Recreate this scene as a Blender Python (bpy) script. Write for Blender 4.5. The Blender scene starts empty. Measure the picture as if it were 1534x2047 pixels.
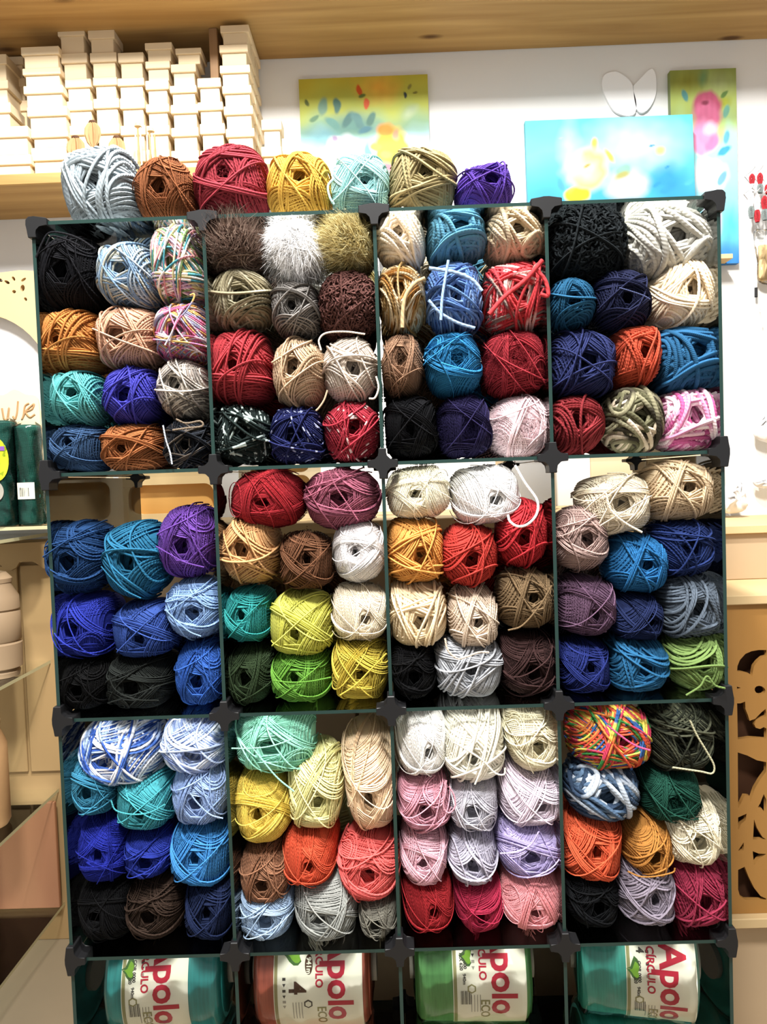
import bpy, bmesh, math, random
import numpy as np
from mathutils import Matrix, Vector

# ------------------------------------------------------------------ camera
W, H, FL = 1534.0, 2047.0, 1540.0
EYE = 1.45
CAM = np.array([0.0138, -1.3677, EYE])
PITCH, YAW, ROLL = map(math.radians, (-2.3845, -0.6463, -2.0015))
cp, sp, cy_, sy_ = math.cos(PITCH), math.sin(PITCH), math.cos(YAW), math.sin(YAW)
FWD = np.array([sy_*cp, cy_*cp, sp])
_r = np.array([cy_, -sy_, 0.0]); _u = np.cross(_r, FWD)
RGT = _r*math.cos(ROLL) + _u*math.sin(ROLL)
UPV = -_r*math.sin(ROLL) + _u*math.cos(ROLL)
sc = bpy.context.scene
COL = sc.collection
cd = bpy.data.cameras.new('camera'); cam = bpy.data.objects.new('camera', cd); COL.objects.link(cam)
cd.sensor_fit = 'VERTICAL'; cd.sensor_height = 36.0; cd.lens = 36.0*FL/H; cd.clip_start = 0.02
cam.matrix_world = Matrix(((RGT[0], UPV[0], -FWD[0], CAM[0]), (RGT[1], UPV[1], -FWD[1], CAM[1]),
                           (RGT[2], UPV[2], -FWD[2], CAM[2]), (0, 0, 0, 1)))
sc.camera = cam

# ------------------------------------------------------------------ light
wd = bpy.data.worlds.new('world'); sc.world = wd; wd.use_nodes = True
bg = wd.node_tree.nodes['Background']; bg.inputs[0].default_value = (1.0, 0.965, 0.92, 1); bg.inputs[1].default_value = 0.68
def area(name, loc, target, size, power, color):
    l = bpy.data.lights.new(name, 'AREA'); l.shape = 'DISK'; l.size = size; l.energy = power; l.color = color
    o = bpy.data.objects.new(name, l); COL.objects.link(o); o.location = loc
    d = Vector(target)-Vector(loc); o.rotation_euler = d.to_track_quat('-Z', 'Y').to_euler()
    return o
area('ceiling_spot', (0.0, -0.67, EYE+2.3), (0.0, 0.4, EYE), 0.16, 128, (1, 0.975, 0.93))
area('fill_lamp', (-0.2, -1.75, EYE+2.4), (0.0, 0.0, EYE-0.5), 0.5, 185, (1, 0.975, 0.94))  # added fill light to brighten the yarn fronts, no known fixture
sc.view_settings.view_transform = 'Standard'; sc.view_settings.look = 'None'
sc.view_settings.exposure = 0.0; sc.view_settings.gamma = 1.0; sc.view_settings.use_curve_mapping = False
try:
    sc.cycles.transparent_max_bounces = 32
except Exception:
    pass

# ------------------------------------------------------------------ helpers
R = random.Random(7)
NP = np.random.default_rng(11)
def at(px, py, Y):
    d = FWD*FL + RGT*(px-W/2) - UPV*(py-H/2)
    t = (Y-CAM[1])/d[1]
    p = CAM + d*t
    return Vector((p[0], p[1], p[2]))
def at_z(px, py, Z):
    d = FWD*FL + RGT*(px-W/2) - UPV*(py-H/2)
    p = CAM + d*((Z-CAM[2])/d[2])
    return Vector((p[0], p[1], p[2]))
def s2l(c):
    return c/12.92 if c <= 0.04045 else ((c+0.055)/1.055)**2.4
def hexc(h):
    return tuple(s2l(int(h[i:i+2], 16)/255.0) for i in (0, 2, 4))
def tag(o, label=None, cat=None, group=None, kind=None):
    if label: o['label'] = label
    if cat: o['category'] = cat
    if group: o['group'] = group
    if kind: o['kind'] = kind
    return o
def empty(name, loc=(0, 0, 0)):
    o = bpy.data.objects.new(name, None); COL.objects.link(o); o.location = loc; o.empty_display_size = 0.02
    return o
def link(name, me, mat=None, parent=None, loc=None):
    o = bpy.data.objects.new(name, me); COL.objects.link(o)
    if mat is not None and not me.materials: me.materials.append(mat)
    if parent is not None: o.parent = parent
    if loc is not None: o.location = loc
    return o
def np_mesh(name, verts, faces, smooth=True, attrs=None):
    """faces: int array (n,k)"""
    me = bpy.data.meshes.new(name)
    verts = np.asarray(verts, dtype=np.float32); faces = np.asarray(faces, dtype=np.int32)
    n, k = faces.shape
    me.vertices.add(len(verts)); me.vertices.foreach_set('co', verts.ravel())
    me.loops.add(n*k); me.loops.foreach_set('vertex_index', faces.ravel())
    me.polygons.add(n); me.polygons.foreach_set('loop_start', np.arange(0, n*k, k, dtype=np.int32))
    me.polygons.foreach_set('use_smooth', np.full(n, smooth, dtype=bool))
    me.update(calc_edges=True)
    for an, av in (attrs or {}).items():
        av = np.asarray(av, dtype=np.float32)
        if av.ndim == 1:
            a = me.attributes.new(an, 'FLOAT', 'POINT'); a.data.foreach_set('value', av)
        else:
            a = me.attributes.new(an, 'FLOAT_COLOR', 'POINT'); a.data.foreach_set('color', av.ravel())
    return me
class MB:
    def __init__(s): s.bm = bmesh.new()
    def box(s, x0, x1, y0, y1, z0, z1, mi=0):
        g = bmesh.ops.create_cube(s.bm, size=1.0)
        for v in g['verts']:
            v.co = Vector(((x0+x1)/2+v.co.x*(x1-x0), (y0+y1)/2+v.co.y*(y1-y0), (z0+z1)/2+v.co.z*(z1-z0)))
        for f in {f for v in g['verts'] for f in v.link_faces}: f.material_index = mi
        return s
    def cyl(s, p, r0, r1, h, seg=24, axis='Z'):
        g = bmesh.ops.create_cone(s.bm, cap_ends=True, segments=seg, radius1=r0, radius2=r1, depth=h)
        for v in g['verts']:
            c = v.co.copy()
            if axis == 'X': c = Vector((c.z, c.y, -c.x))
            if axis == 'Y': c = Vector((c.x, c.z, -c.y))
            v.co = c+Vector(p)
        return s
    def lathe(s, prof, seg=28, axis='Z', origin=(0, 0, 0)):
        rows = []
        for r, z in prof:
            row = []
            for i in range(seg):
                a = 2*math.pi*i/seg
                if axis == 'Z': c = Vector((r*math.cos(a), r*math.sin(a), z))
                else: c = Vector((z, -r*math.sin(a), r*math.cos(a)))
                row.append(s.bm.verts.new(c+Vector(origin)))
            rows.append(row)
        for a, b in zip(rows[:-1], rows[1:]):
            for i in range(seg):
                s.bm.faces.new((a[i], a[(i+1) % seg], b[(i+1) % seg], b[i]))
        s.bm.faces.new(rows[0][::-1]); s.bm.faces.new(rows[-1])
        return s
    def prism(s, pts, y0, y1):
        a = [s.bm.verts.new((p[0], y0, p[1])) for p in pts]; b = [s.bm.verts.new((p[0], y1, p[1])) for p in pts]
        n = len(pts)
        s.bm.faces.new(a); s.bm.faces.new(b[::-1])
        for i in range(n): s.bm.faces.new((a[i], b[i], b[(i+1) % n], a[(i+1) % n]))
        return s
    def mesh(s, name, bevel=0.0, smooth=False, seg=1):
        if bevel > 0:
            bmesh.ops.bevel(s.bm, geom=list(s.bm.edges), offset=bevel, segments=seg, affect='EDGES', clamp_overlap=True)
        bmesh.ops.recalc_face_normals(s.bm, faces=s.bm.faces)
        me = bpy.data.meshes.new(name); s.bm.to_mesh(me); s.bm.free()
        if smooth:
            me.polygons.foreach_set('use_smooth', np.ones(len(me.polygons), dtype=bool))
            try: me.set_sharp_from_angle(angle=math.radians(40))
            except Exception: pass
        return me
    def obj(s, name, mat, parent=None, bevel=0.0, smooth=False, loc=None):
        return link(name, s.mesh(name, bevel, smooth), mat, parent, loc)
def tube_arrays(paths, radii, sides=5, base=0, closed_seam=True):
    """paths (n,m,3) -> verts, quads, su, sv"""
    P = np.asarray(paths, dtype=np.float64); n, m, _ = P.shape
    T = np.gradient(P, axis=1); T /= np.linalg.norm(T, axis=2, keepdims=True)+1e-12
    ref = P - P.mean(axis=1, keepdims=True); ref = ref+np.array([1e-4, 2e-4, 3e-4])
    B = np.cross(T, ref); B /= np.linalg.norm(B, axis=2, keepdims=True)+1e-12
    N = np.cross(B, T)
    ang = np.linspace(0, 2*np.pi, sides+1)
    r = np.asarray(radii).reshape(-1, 1, 1, 1) if np.ndim(radii) <= 1 else np.asarray(radii)[:, :, None, None]
    V = P[:, :, None, :] + r*(np.cos(ang)[None, None, :, None]*N[:, :, None, :] + np.sin(ang)[None, None, :, None]*B[:, :, None, :])
    seg = np.linalg.norm(np.diff(P, axis=1), axis=2); su = np.concatenate([np.zeros((n, 1)), np.cumsum(seg, axis=1)], axis=1)
    su = np.repeat(su[:, :, None], sides+1, axis=2); sv = np.broadcast_to((ang/(2*np.pi))[None, None, :], su.shape)
    k = sides+1
    i = np.arange(n)[:, None, None]*m*k; j = np.arange(m-1)[None, :, None]*k; l = np.arange(sides)[None, None, :]
    a = i+j+l
    Q = np.stack([a, a+1, a+1+k, a+k], axis=-1).reshape(-1, 4)+base
    return V.reshape(-1, 3), Q, su.ravel(), sv.ravel()
def catmull(pts, n=8):
    P = [np.array(p, dtype=float) for p in pts]; P = [2*P[0]-P[1]]+P+[2*P[-1]-P[-2]]
    out = []
    for i in range(1, len(P)-2):
        for t in np.linspace(0, 1, n, endpoint=False):
            a, b, c, d = P[i-1:i+3]
            out.append(0.5*((2*b)+(-a+c)*t+(2*a-5*b+4*c-d)*t*t+(-a+3*b-3*c+d)*t**3))
    out.append(P[-2]); return np.array(out)
def tube_obj(name, pts, r, mat, parent=None, sides=6, n=8):
    p = catmull(pts, n)
    V, Q, su, sv = tube_arrays(p[None], np.array([r]), sides)
    me = np_mesh(name, V, Q, True, {'su': su/r*0.035, 'sv': sv, 'sid': np.full(len(V), 0.7)})
    return link(name, me, mat, parent)

# ------------------------------------------------------------------ materials
def new_mat(name):
    m = bpy.data.materials.new(name); m.use_nodes = True
    nt = m.node_tree; return m, nt, nt.nodes, nt.links, nt.nodes['Principled BSDF']
def plain(name, rgb, rough=0.6, spec=0.3, metal=0.0, noise=0.0, scale=20.0, bump=0.0, alpha=1.0):
    m, nt, N, L, P = new_mat(name)
    P.inputs['Roughness'].default_value = rough; P.inputs['Specular IOR Level'].default_value = spec; P.inputs['Metallic'].default_value = metal
    P.inputs['Base Color'].default_value = (*rgb, 1)
    if noise or bump:
        tc = N.new('ShaderNodeTexCoord'); no = N.new('ShaderNodeTexNoise'); no.inputs['Scale'].default_value = scale; no.inputs['Detail'].default_value = 5
        L.new(tc.outputs['Object'], no.inputs['Vector'])
        if noise:
            mx = N.new('ShaderNodeMix'); mx.data_type = 'RGBA'
            mx.inputs['A'].default_value = (*[c*(1-noise) for c in rgb], 1); mx.inputs['B'].default_value = (*[min(1, c*(1+noise)) for c in rgb], 1)
            L.new(no.outputs['Fac'], mx.inputs['Factor']); L.new(mx.outputs['Result'], P.inputs['Base Color'])
        if bump:
            b = N.new('ShaderNodeBump'); b.inputs['Strength'].default_value = bump; b.inputs['Distance'].default_value = 0.002
            L.new(no.outputs['Fac'], b.inputs['Height']); L.new(b.outputs['Normal'], P.inputs['Normal'])
    return m
def wood(name, c1, c2, axis=0, scale=6.0, stretch=14.0, rough=0.55, knots=False):
    m, nt, N, L, P = new_mat(name)
    tc = N.new('ShaderNodeTexCoord'); mp = N.new('ShaderNodeMapping')
    s = [scale*stretch/4]*3; s[axis] = scale/4
    mp.inputs['Scale'].default_value = s
    no = N.new('ShaderNodeTexNoise'); no.inputs['Scale'].default_value = 1.0; no.inputs['Detail'].default_value = 6; no.inputs['Distortion'].default_value = 0.6
    L.new(tc.outputs['Object'], mp.inputs['Vector']); L.new(mp.outputs['Vector'], no.inputs['Vector'])
    mx = N.new('ShaderNodeValToRGB')
    mx.color_ramp.elements[0].position = 0.3; mx.color_ramp.elements[0].color = (*c1, 1)
    mx.color_ramp.elements[1].position = 0.72; mx.color_ramp.elements[1].color = (*c2, 1)
    L.new(no.outputs['Fac'], mx.inputs['Fac'])
    out = mx.outputs['Color']
    if knots:
        vo = N.new('ShaderNodeTexVoronoi'); vo.inputs['Scale'].default_value = 1.0
        mp2 = N.new('ShaderNodeMapping'); s2 = [7.0]*3; s2[axis] = 2.6; mp2.inputs['Scale'].default_value = s2
        L.new(tc.outputs['Object'], mp2.inputs['Vector']); L.new(mp2.outputs['Vector'], vo.inputs['Vector'])
        r2 = N.new('ShaderNodeValToRGB'); r2.color_ramp.elements[0].position = 0.05; r2.color_ramp.elements[0].color = (1, 1, 1, 1)
        r2.color_ramp.elements[1].position = 0.12; r2.color_ramp.elements[1].color = (0, 0, 0, 1)
        L.new(vo.outputs['Distance'], r2.inputs['Fac'])
        m2 = N.new('ShaderNodeMix'); m2.data_type = 'RGBA'
        L.new(r2.outputs['Color'], m2.inputs['Factor']); L.new(out, m2.inputs['A']); m2.inputs['B'].default_value = (c1[0]*0.35, c1[1]*0.28, c1[2]*0.2, 1)
        out = m2.outputs['Result']
    L.new(out, P.inputs['Base Color'])
    P.inputs['Roughness'].default_value = rough; P.inputs['Specular IOR Level'].default_value = 0.25
    return m
def glass_mat(name, tint, rough=0.02):
    m, nt, N, L, P = new_mat(name)
    N.remove(P); out = N['Material Output']
    tr = N.new('ShaderNodeBsdfTransparent'); tr.inputs[0].default_value = (*tint, 1)
    gl = N.new('ShaderNodeBsdfGlossy'); gl.inputs['Roughness'].default_value = rough; gl.inputs['Color'].default_value = (1, 1, 1, 1)
    fr = N.new('ShaderNodeFresnel'); fr.inputs['IOR'].default_value = 1.35
    mx = N.new('ShaderNodeMixShader'); L.new(fr.outputs[0], mx.inputs[0]); L.new(tr.outputs[0], mx.inputs[1]); L.new(gl.outputs[0], mx.inputs[2])
    L.new(mx.outputs[0], out.inputs['Surface'])
    return m
M = {}
M['wall'] = plain('wall_paint', (0.74, 0.74, 0.73), 0.75, 0.2, noise=0.03, scale=3)
M['floor'] = plain('floor_tile', (0.30, 0.24, 0.16), 0.35, 0.4, noise=0.1, scale=5)
M['pine'] = wood('pine_board', hexc('94703f'), hexc('b99760'), 0, 5, 16, knots=True)
M['pine_v'] = wood('pine_post', hexc('8a6a4a'), hexc('a98a64'), 2, 5, 16)
M['mdf'] = plain('pale_mdf', hexc('dcc8a6'), 0.7, 0.2, noise=0.05, scale=8)
M['mdf2'] = plain('cream_mdf', hexc('ccb184'), 0.65, 0.2, noise=0.07, scale=5)
M['tan'] = plain('tan_panel', hexc('a1855c'), 0.65, 0.2, noise=0.08, scale=4)
M['jar'] = plain('jar_wood', hexc('927c62'), 0.6, 0.2, noise=0.08, scale=6)
M['mdf3'] = plain('taupe_mdf', hexc('b79f80'), 0.65, 0.2, noise=0.07, scale=5)
M['amber'] = wood('amber_wood', hexc('c08c48'), hexc('d8a762'), 0, 4, 8)
M['honey'] = wood('honey_ply', hexc('9c7038'), hexc('ad8046'), 2, 3, 6)
M['brown'] = plain('dark_brown', hexc('4a2f1e'), 0.7, 0.2)
M['kraft'] = plain('kraft_wood', hexc('a8845c'), 0.7, 0.2, noise=0.15, scale=30)
M['plastic'] = plain('black_plastic', (0.009, 0.009, 0.010), 0.45, 0.3)
M['edge'] = plain('green_glass_edge', (0.012, 0.034, 0.029), 0.25, 0.4)
M['glass'] = glass_mat('clear_glass', (0.955, 0.975, 0.965))
M['film'] = glass_mat('shrink_film', (0.97, 0.98, 0.98), 0.12)
M['white'] = plain('white_paint', (0.86, 0.86, 0.87), 0.5, 0.3)
M['paper'] = plain('label_paper', hexc('e6e4d2'), 0.6, 0.3)
M['inkred'] = plain('label_red', hexc('b01f36'), 0.6, 0.2)
M['inkdark'] = plain('label_ink', hexc('3a3630'), 0.6, 0.2)
M['inkolive'] = plain('label_olive', hexc('8f8a5e'), 0.6, 0.2)
M['inkgreen'] = plain('label_green', hexc('6f9c2c'), 0.6, 0.2)
M['inkdgreen'] = plain('label_dark_green', hexc('3c5f2a'), 0.6, 0.2)
M['inkgrey'] = plain('label_grey', hexc('9a958a'), 0.6, 0.2)

def yarn_mat(name, cols, shine=0.0, fleck=None, freq=0.18, twist=1.0, fuzzy=False, bands=None):
    cols = [hexc(c) if isinstance(c, str) else c for c in cols]
    def soft(c):
        g = 0.3*c[0]+0.6*c[1]+0.1*c[2]
        k = 0.55 if max(c) < 0.035 else (0.84 if g < 0.30 else (0.92 if g < 0.5 else 1.0))
        return tuple(k*(0.86*x+0.14*g) for x in c)
    cols = [soft(c) for c in cols]
    m, nt, N, L, P = new_mat(name)
    sid = N.new('ShaderNodeAttribute'); sid.attribute_name = 'sid'
    su = N.new('ShaderNodeAttribute'); su.attribute_name = 'su'
    sv = N.new('ShaderNodeAttribute'); sv.attribute_name = 'sv'
    def math_(op, a, b=None, c=None):
        n = N.new('ShaderNodeMath'); n.operation = op
        for i, x in enumerate((a, b, c)):
            if x is None: continue
            if isinstance(x, (int, float)): n.inputs[i].default_value = x
            else: L.new(x, n.inputs[i])
        return n.outputs[0]
    if len(cols) == 1:
        c = cols[0]
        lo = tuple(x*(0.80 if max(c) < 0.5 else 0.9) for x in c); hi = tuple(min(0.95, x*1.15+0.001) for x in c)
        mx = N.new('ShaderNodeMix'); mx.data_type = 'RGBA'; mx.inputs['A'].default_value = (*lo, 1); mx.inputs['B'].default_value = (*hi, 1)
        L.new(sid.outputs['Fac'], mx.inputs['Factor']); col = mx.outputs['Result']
    else:
        v = math_('FRACT', math_('MULTIPLY_ADD', su.outputs['Fac'], freq, math_('MULTIPLY', sid.outputs['Fac'], 5.3)))
        rp = N.new('ShaderNodeValToRGB'); cr = rp.color_ramp; cr.interpolation = 'LINEAR'
        n = len(cols); k = 0
        for i, c in enumerate(cols):
            for p in ((i+0.08)/n, (i+0.92)/n):
                e = cr.elements[k] if k < 2 else cr.elements.new(p)
                e.position = p; e.color = (*c, 1); k += 1
        L.new(v, rp.inputs['Fac']); col = rp.outputs['Color']
    if fleck:
        cx = N.new('ShaderNodeCombineXYZ'); L.new(math_('MULTIPLY', su.outputs['Fac'], 1.3), cx.inputs[0]); L.new(math_('MULTIPLY', sid.outputs['Fac'], 90.0), cx.inputs[1])
        no = N.new('ShaderNodeTexNoise'); no.inputs['Scale'].default_value = 1.6; no.inputs['Detail'].default_value = 1; L.new(cx.outputs[0], no.inputs['Vector'])
        st = N.new('ShaderNodeMapRange'); st.inputs['From Min'].default_value = fleck[1]; st.inputs['From Max'].default_value = fleck[1]+0.03; L.new(no.outputs['Fac'], st.inputs['Value'])
        mx = N.new('ShaderNodeMix'); mx.data_type = 'RGBA'; L.new(st.outputs['Result'], mx.inputs['Factor']); L.new(col, mx.inputs['A']); mx.inputs['B'].default_value = (*hexc(fleck[0]), 1)
        col = mx.outputs['Result']
    L.new(col, P.inputs['Base Color'])
    P.inputs['Roughness'].default_value = 0.85-0.35*shine; P.inputs['Specular IOR Level'].default_value = 0.12+0.35*shine
    P.inputs['Sheen Weight'].default_value = 0.0 if max(max(c) for c in cols) < 0.05 else 0.12
    P.inputs['Sheen Roughness'].default_value = 0.5; L.new(col, P.inputs['Sheen Tint'])
    w = math_('SINE', math_('MULTIPLY', math_('MULTIPLY_ADD', su.outputs['Fac'], 9.0*twist, math_('MULTIPLY', sv.outputs['Fac'], 2.0)), 6.2832))
    b = N.new('ShaderNodeBump'); b.inputs['Strength'].default_value = 0.3; b.inputs['Distance'].default_value = 0.0008
    L.new(w, b.inputs['Height']); L.new(b.outputs['Normal'], P.inputs['Normal'])
    if fuzzy:                                   # thin fibres let light through
        tl = N.new('ShaderNodeBsdfTranslucent'); L.new(col, tl.inputs['Color'])
        mxs = N.new('ShaderNodeMixShader'); mxs.inputs[0].default_value = 0.45
        out = N['Material Output']; L.new(P.outputs[0], mxs.inputs[1]); L.new(tl.outputs[0], mxs.inputs[2]); L.new(mxs.outputs[0], out.inputs['Surface'])
    return m

# ------------------------------------------------------------------ room shell
WALL = 1.08
Z_TOP, CW, CH, DEP = EYE+0.4715, 0.30, 0.44246, 0.50
def struct(o): o['kind'] = 'structure'; return o
struct(MB().box(-3.0, 3.0, WALL, WALL+0.1, 0, 4.2).obj('wall_back', M['wall']))
struct(MB().box(-3.0, 3.0, -3.2, WALL, -0.05, 0.0).obj('floor', M['floor']))

# ------------------------------------------------------------------ glass rack
rack = empty('display_rack', (0, 0, Z_TOP-4*CH))
tag(rack, 'tall glass panel rack joined by black plastic connectors, full of yarn', 'rack')
GT = 0.0062
def zrow(k): return (4-k)*CH          # height of a shelf above the rack's base
def panel_mesh(name, x0, x1, y0, y1, z0, z1):
    mb = MB().box(x0, x1, y0, y1, z0, z1)
    me = mb.mesh(name)
    me.materials.append(M['glass']); me.materials.append(M['edge'])
    dims = (x1-x0, y1-y0, z1-z0); thin = dims.index(min(dims))
    for p in me.polygons:
        p.material_index = 0 if abs(p.normal[thin]) > 0.9 else 1
    return me
m_shelf = panel_mesh('shelf_panel', -CW/2+0.004, CW/2-0.004, 0, DEP, -GT/2, GT/2)
m_side = panel_mesh('side_panel', -GT/2, GT/2, 0, DEP, -CH/2+0.004, CH/2-0.004)
for k in range(5):
    for c in range(4):
        link('shelf_panel', m_shelf, None, rack, ((c-1.5)*CW, 0, zrow(k)))
for k in range(4):
    for c in range(5):
        link('side_panel', m_side, None, rack, ((c-2)*CW, 0, zrow(k)-CH/2))
def connector_mesh(arms, y0, y1, hw=0.0068, L=0.027, ch=0.0065):
    pts = []
    for i in range(4):
        a, nx = arms[i], arms[(i+1) % 4]
        l = L if a else hw+0.003
        lo = [(l, -hw), (l, hw)]
        if not a: lo = [(l, -hw*0.7), (l, hw*0.7)]
        if a and nx: lo.append((hw+ch, hw))
        cs, sn = [(1, 0), (0, 1), (-1, 0), (0, -1)][i]
        if a and arms[(i-1) % 4]: lo.insert(0, (hw+ch, -hw))
        pts += [(x*cs-y*sn, x*sn+y*cs) for x, y in lo]
    return MB().prism(pts, y0, y1).mesh('connector', bevel=0.0012)
cache = {}
for k in range(5):
    for c in range(5):
        arms = (c < 4, k > 0, c > 0, k < 4)
        for back in (0, 1):
            key = (arms, back)
            if key not in cache:
                cache[key] = connector_mesh(arms, *((-0.008, 0.03) if not back else (DEP-0.03, DEP+0.006)))
            link('connector', cache[key], M['plastic'], rack, ((c-2)*CW, 0, zrow(k)))
struct(MB().box(-0.66, 0.66, 0.02, 0.52, 0, Z_TOP-4*CH-0.0105).obj('trim_1', M['mdf3'], None, 0.004))

# ------------------------------------------------------------------ yarn geometry
CC = 1.5                                   # half length of the unit ball along its axis
def surf_t(c, d, p, q=2.5, s=1.0):
    """distance along rays c + t d to the ball surface scaled by s"""
    lo = np.zeros(c.shape[:-1]); hi = np.full(c.shape[:-1], 4.0)
    for _ in range(26):
        m = (lo+hi)/2; x = (c+d*m[..., None])/s
        f = (np.abs(x[..., 0])**p+np.abs(x[..., 2])**p)**(q/p)+np.abs(x[..., 1]/CC)**q
        ins = f < 1
        lo = np.where(ins, m, lo); hi = np.where(ins, hi, m)
    return lo
def loops(spec, p, m=30, full=False, wob=0.0, rng=None, off=(0, 0)):
    """spec rows: theta, offset, tilt, scale -> strand paths over the front of the ball"""
    sp_ = np.asarray(spec, dtype=float); th, d, ti, s = sp_.T
    n = np.stack([np.cos(th), ti, np.sin(th)], -1); n /= np.linalg.norm(n, axis=1, keepdims=True)
    u = np.stack([-np.sin(th), 0*th, np.cos(th)], -1)
    v = np.cross(n, u); v *= np.where(v[:, 1:2] > 0, -1, 1)       # v points to the front (-Y)
    dd = d*s - n[:, 1]*CC*s*0.92           # offset measured where the strand crosses the front end
    c = n*(dd+(n[:, 0]*off[0]+n[:, 2]*off[1]))[:, None]
    ph = np.linspace(-0.12*np.pi, 1.12*np.pi, m) if not full else np.linspace(0, 2*np.pi, m)
    D = u[:, None, :]*np.cos(ph)[None, :, None]+v[:, None, :]*np.sin(ph)[None, :, None]
    C = np.repeat(c[:, None, :], m, 1)
    S = np.repeat(s[:, None], m, 1)
    if rng is not None and wob > 0:
        a = rng.uniform(0, 6.28, (len(d), 1)); b = rng.uniform(0, 6.28, (len(d), 1))
        C = C+n[:, None, :]*(wob*(np.sin(ph*2.2+a)+0.6*np.sin(ph*5.1+b)))[:, :, None]
        S = S+0.004*np.sin(ph*3.3+b)
    t = surf_t(C, D, p, s=S[..., None])
    return C+D*t[..., None]
def core_arrays(p, hole, depth, s=0.95, nu=48, nv=40, off=(0, 0)):
    th = np.linspace(0, 2*np.pi, nu, endpoint=False); al = np.linspace(1e-3, np.pi-1e-3, nv)
    A, T = np.meshgrid(al, th, indexing='ij')
    d = np.stack([np.sin(A)*np.cos(T), -np.cos(A)*CC, np.sin(A)*np.sin(T)], -1); d /= np.linalg.norm(d, axis=-1, keepdims=True)
    t = surf_t(np.zeros_like(d), d, p, s=s)
    V = d*t[..., None]
    r = np.hypot(V[..., 0]-off[0], V[..., 2]-off[1]); fr = V[..., 1] < 0
    V[..., 1] += np.where(fr, depth*np.exp(-(r/hole)**4), 0)
    i = np.arange(nv-1)[:, None]*nu; j = np.arange(nu)[None, :]; j2 = (j+1) % nu
    Q = np.stack([i+j, i+j2, i+nu+j2, i+nu+j], -1).reshape(-1, 4)
    return V.reshape(-1, 3), Q, (T*3).ravel(), (A*4).ravel()
def strands_mesh(name, parts, core=None, rng=None, srange=(0.0, 0.75)):
    Vs, Qs, A, B, S = [], [], [], [], []; base = 0
    if core is not None:
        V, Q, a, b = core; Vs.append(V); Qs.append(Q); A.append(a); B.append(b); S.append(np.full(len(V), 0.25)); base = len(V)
    for P, r, sides in parts:
        V, Q, a, b = tube_arrays(P, np.full(len(P), r), sides, base)
        n, m, _ = P.shape
        off = np.repeat(rng.uniform(0, 3, n), m*(sides+1))
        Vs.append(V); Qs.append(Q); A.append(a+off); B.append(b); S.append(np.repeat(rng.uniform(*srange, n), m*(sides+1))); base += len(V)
    return np_mesh(name, np.concatenate(Vs), np.concatenate(Qs), True,
                   {'su': np.concatenate(A), 'sv': np.concatenate(B), 'sid': np.concatenate(S)})
def make_ball(seed, rt, p, hole=0.16, tidy=1.0, n_over=4, singles=3, wob=0.012, sides=5):
    rng = np.random.default_rng(seed)
    st = 2*rt*0.98; hole *= 1.3; off = (rng.uniform(-0.16, 0.16), rng.uniform(-0.16, 0.10))
    specs = []
    def grp(th, d0, d1, s, tilt):
        d = np.arange(d0, d1, st)
        return [(th+rng.normal(0, 0.015), x, tilt+rng.normal(0, 0.012), s) for x in d]
    L = []
    t0 = rng.uniform(0, 6.28)
    for i in range(5):
        L += grp(t0+i*2.4+rng.normal(0, 0.3), hole*rng.uniform(0.35, 0.75), 0.42, 0.60+0.02*i, rng.normal(0, 0.1))
    t0 = rng.uniform(0, 6.28)
    for i in range(6):
        L += grp(t0+i*2*math.pi/6+rng.normal(0, 0.32), hole*rng.uniform(0.85, 1.2), 0.52, 0.86+0.004*i, rng.normal(0, 0.15))
    t0 = rng.uniform(0, 6.28)
    for i in range(6):
        L += grp(t0+i*2.4+rng.normal(0, 0.2), hole+0.04, 0.80, 0.915+0.004*i, rng.normal(0, 0.18))
    t0 = rng.uniform(0, 6.28)
    for i in range(5):
        L += grp(t0+i*2.4+rng.normal(0, 0.25), hole+0.10+rng.uniform(0, 0.08), 0.97, 0.955+0.006*i, rng.normal(0, 0.15))
    body = loops(L, p, 26, wob=wob, rng=rng, off=off)
    m_body = strands_mesh('yarn_ball', [(body, rt, sides)], core_arrays(p, hole*1.35, 0.80, off=off), rng)
    O = []
    t0 = rng.uniform(0, 6.28)
    for i in range(n_over):
        w = rng.integers(3, max(4, int(0.30/st)))
        d0 = hole+rng.uniform(0.0, 0.25)
        O += grp(t0+i*2*math.pi/max(1, n_over)*rng.uniform(0.8, 1.2), d0, d0+w*st, 0.99+0.012*i, rng.normal(0, 0.3))
    for i in range(singles):
        O.append((rng.uniform(0, 6.28), rng.uniform(0.02, 0.55), rng.normal(0, 0.25), 1.03+0.012*i))
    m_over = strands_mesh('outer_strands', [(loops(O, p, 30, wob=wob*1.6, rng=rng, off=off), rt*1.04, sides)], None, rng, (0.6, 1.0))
    return m_body, m_over
VAR = {}
VAR['x'] = [make_ball(100+i, 0.0135, pp, hole=0.13, n_over=3, singles=2, wob=0.006, sides=4) for i, pp in enumerate((2.6, 3.1))]
VAR['f'] = [make_ball(200+i, 0.0215, pp, hole=h, n_over=o, singles=s, wob=0.010, sides=4) for i, (pp, h, o, s) in enumerate(((2.5, 0.19, 3, 3), (3.0, 0.15, 4, 2), (3.4, 0.21, 3, 4)))]
VAR['m'] = [make_ball(300+i, 0.032, pp, hole=h, n_over=o, singles=s, wob=0.014) for i, (pp, h, o, s) in enumerate(((2.5, 0.20, 3, 3), (3.0, 0.17, 4, 3), (3.4, 0.23, 3, 4), (2.7, 0.16, 5, 2)))]
VAR['w'] = [make_ball(400+i, 0.046, pp, hole=h, n_over=o, singles=s, wob=0.018) for i, (pp, h, o, s) in enumerate(((2.5, 0.23, 3, 2), (3.1, 0.21, 3, 3)))]
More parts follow.
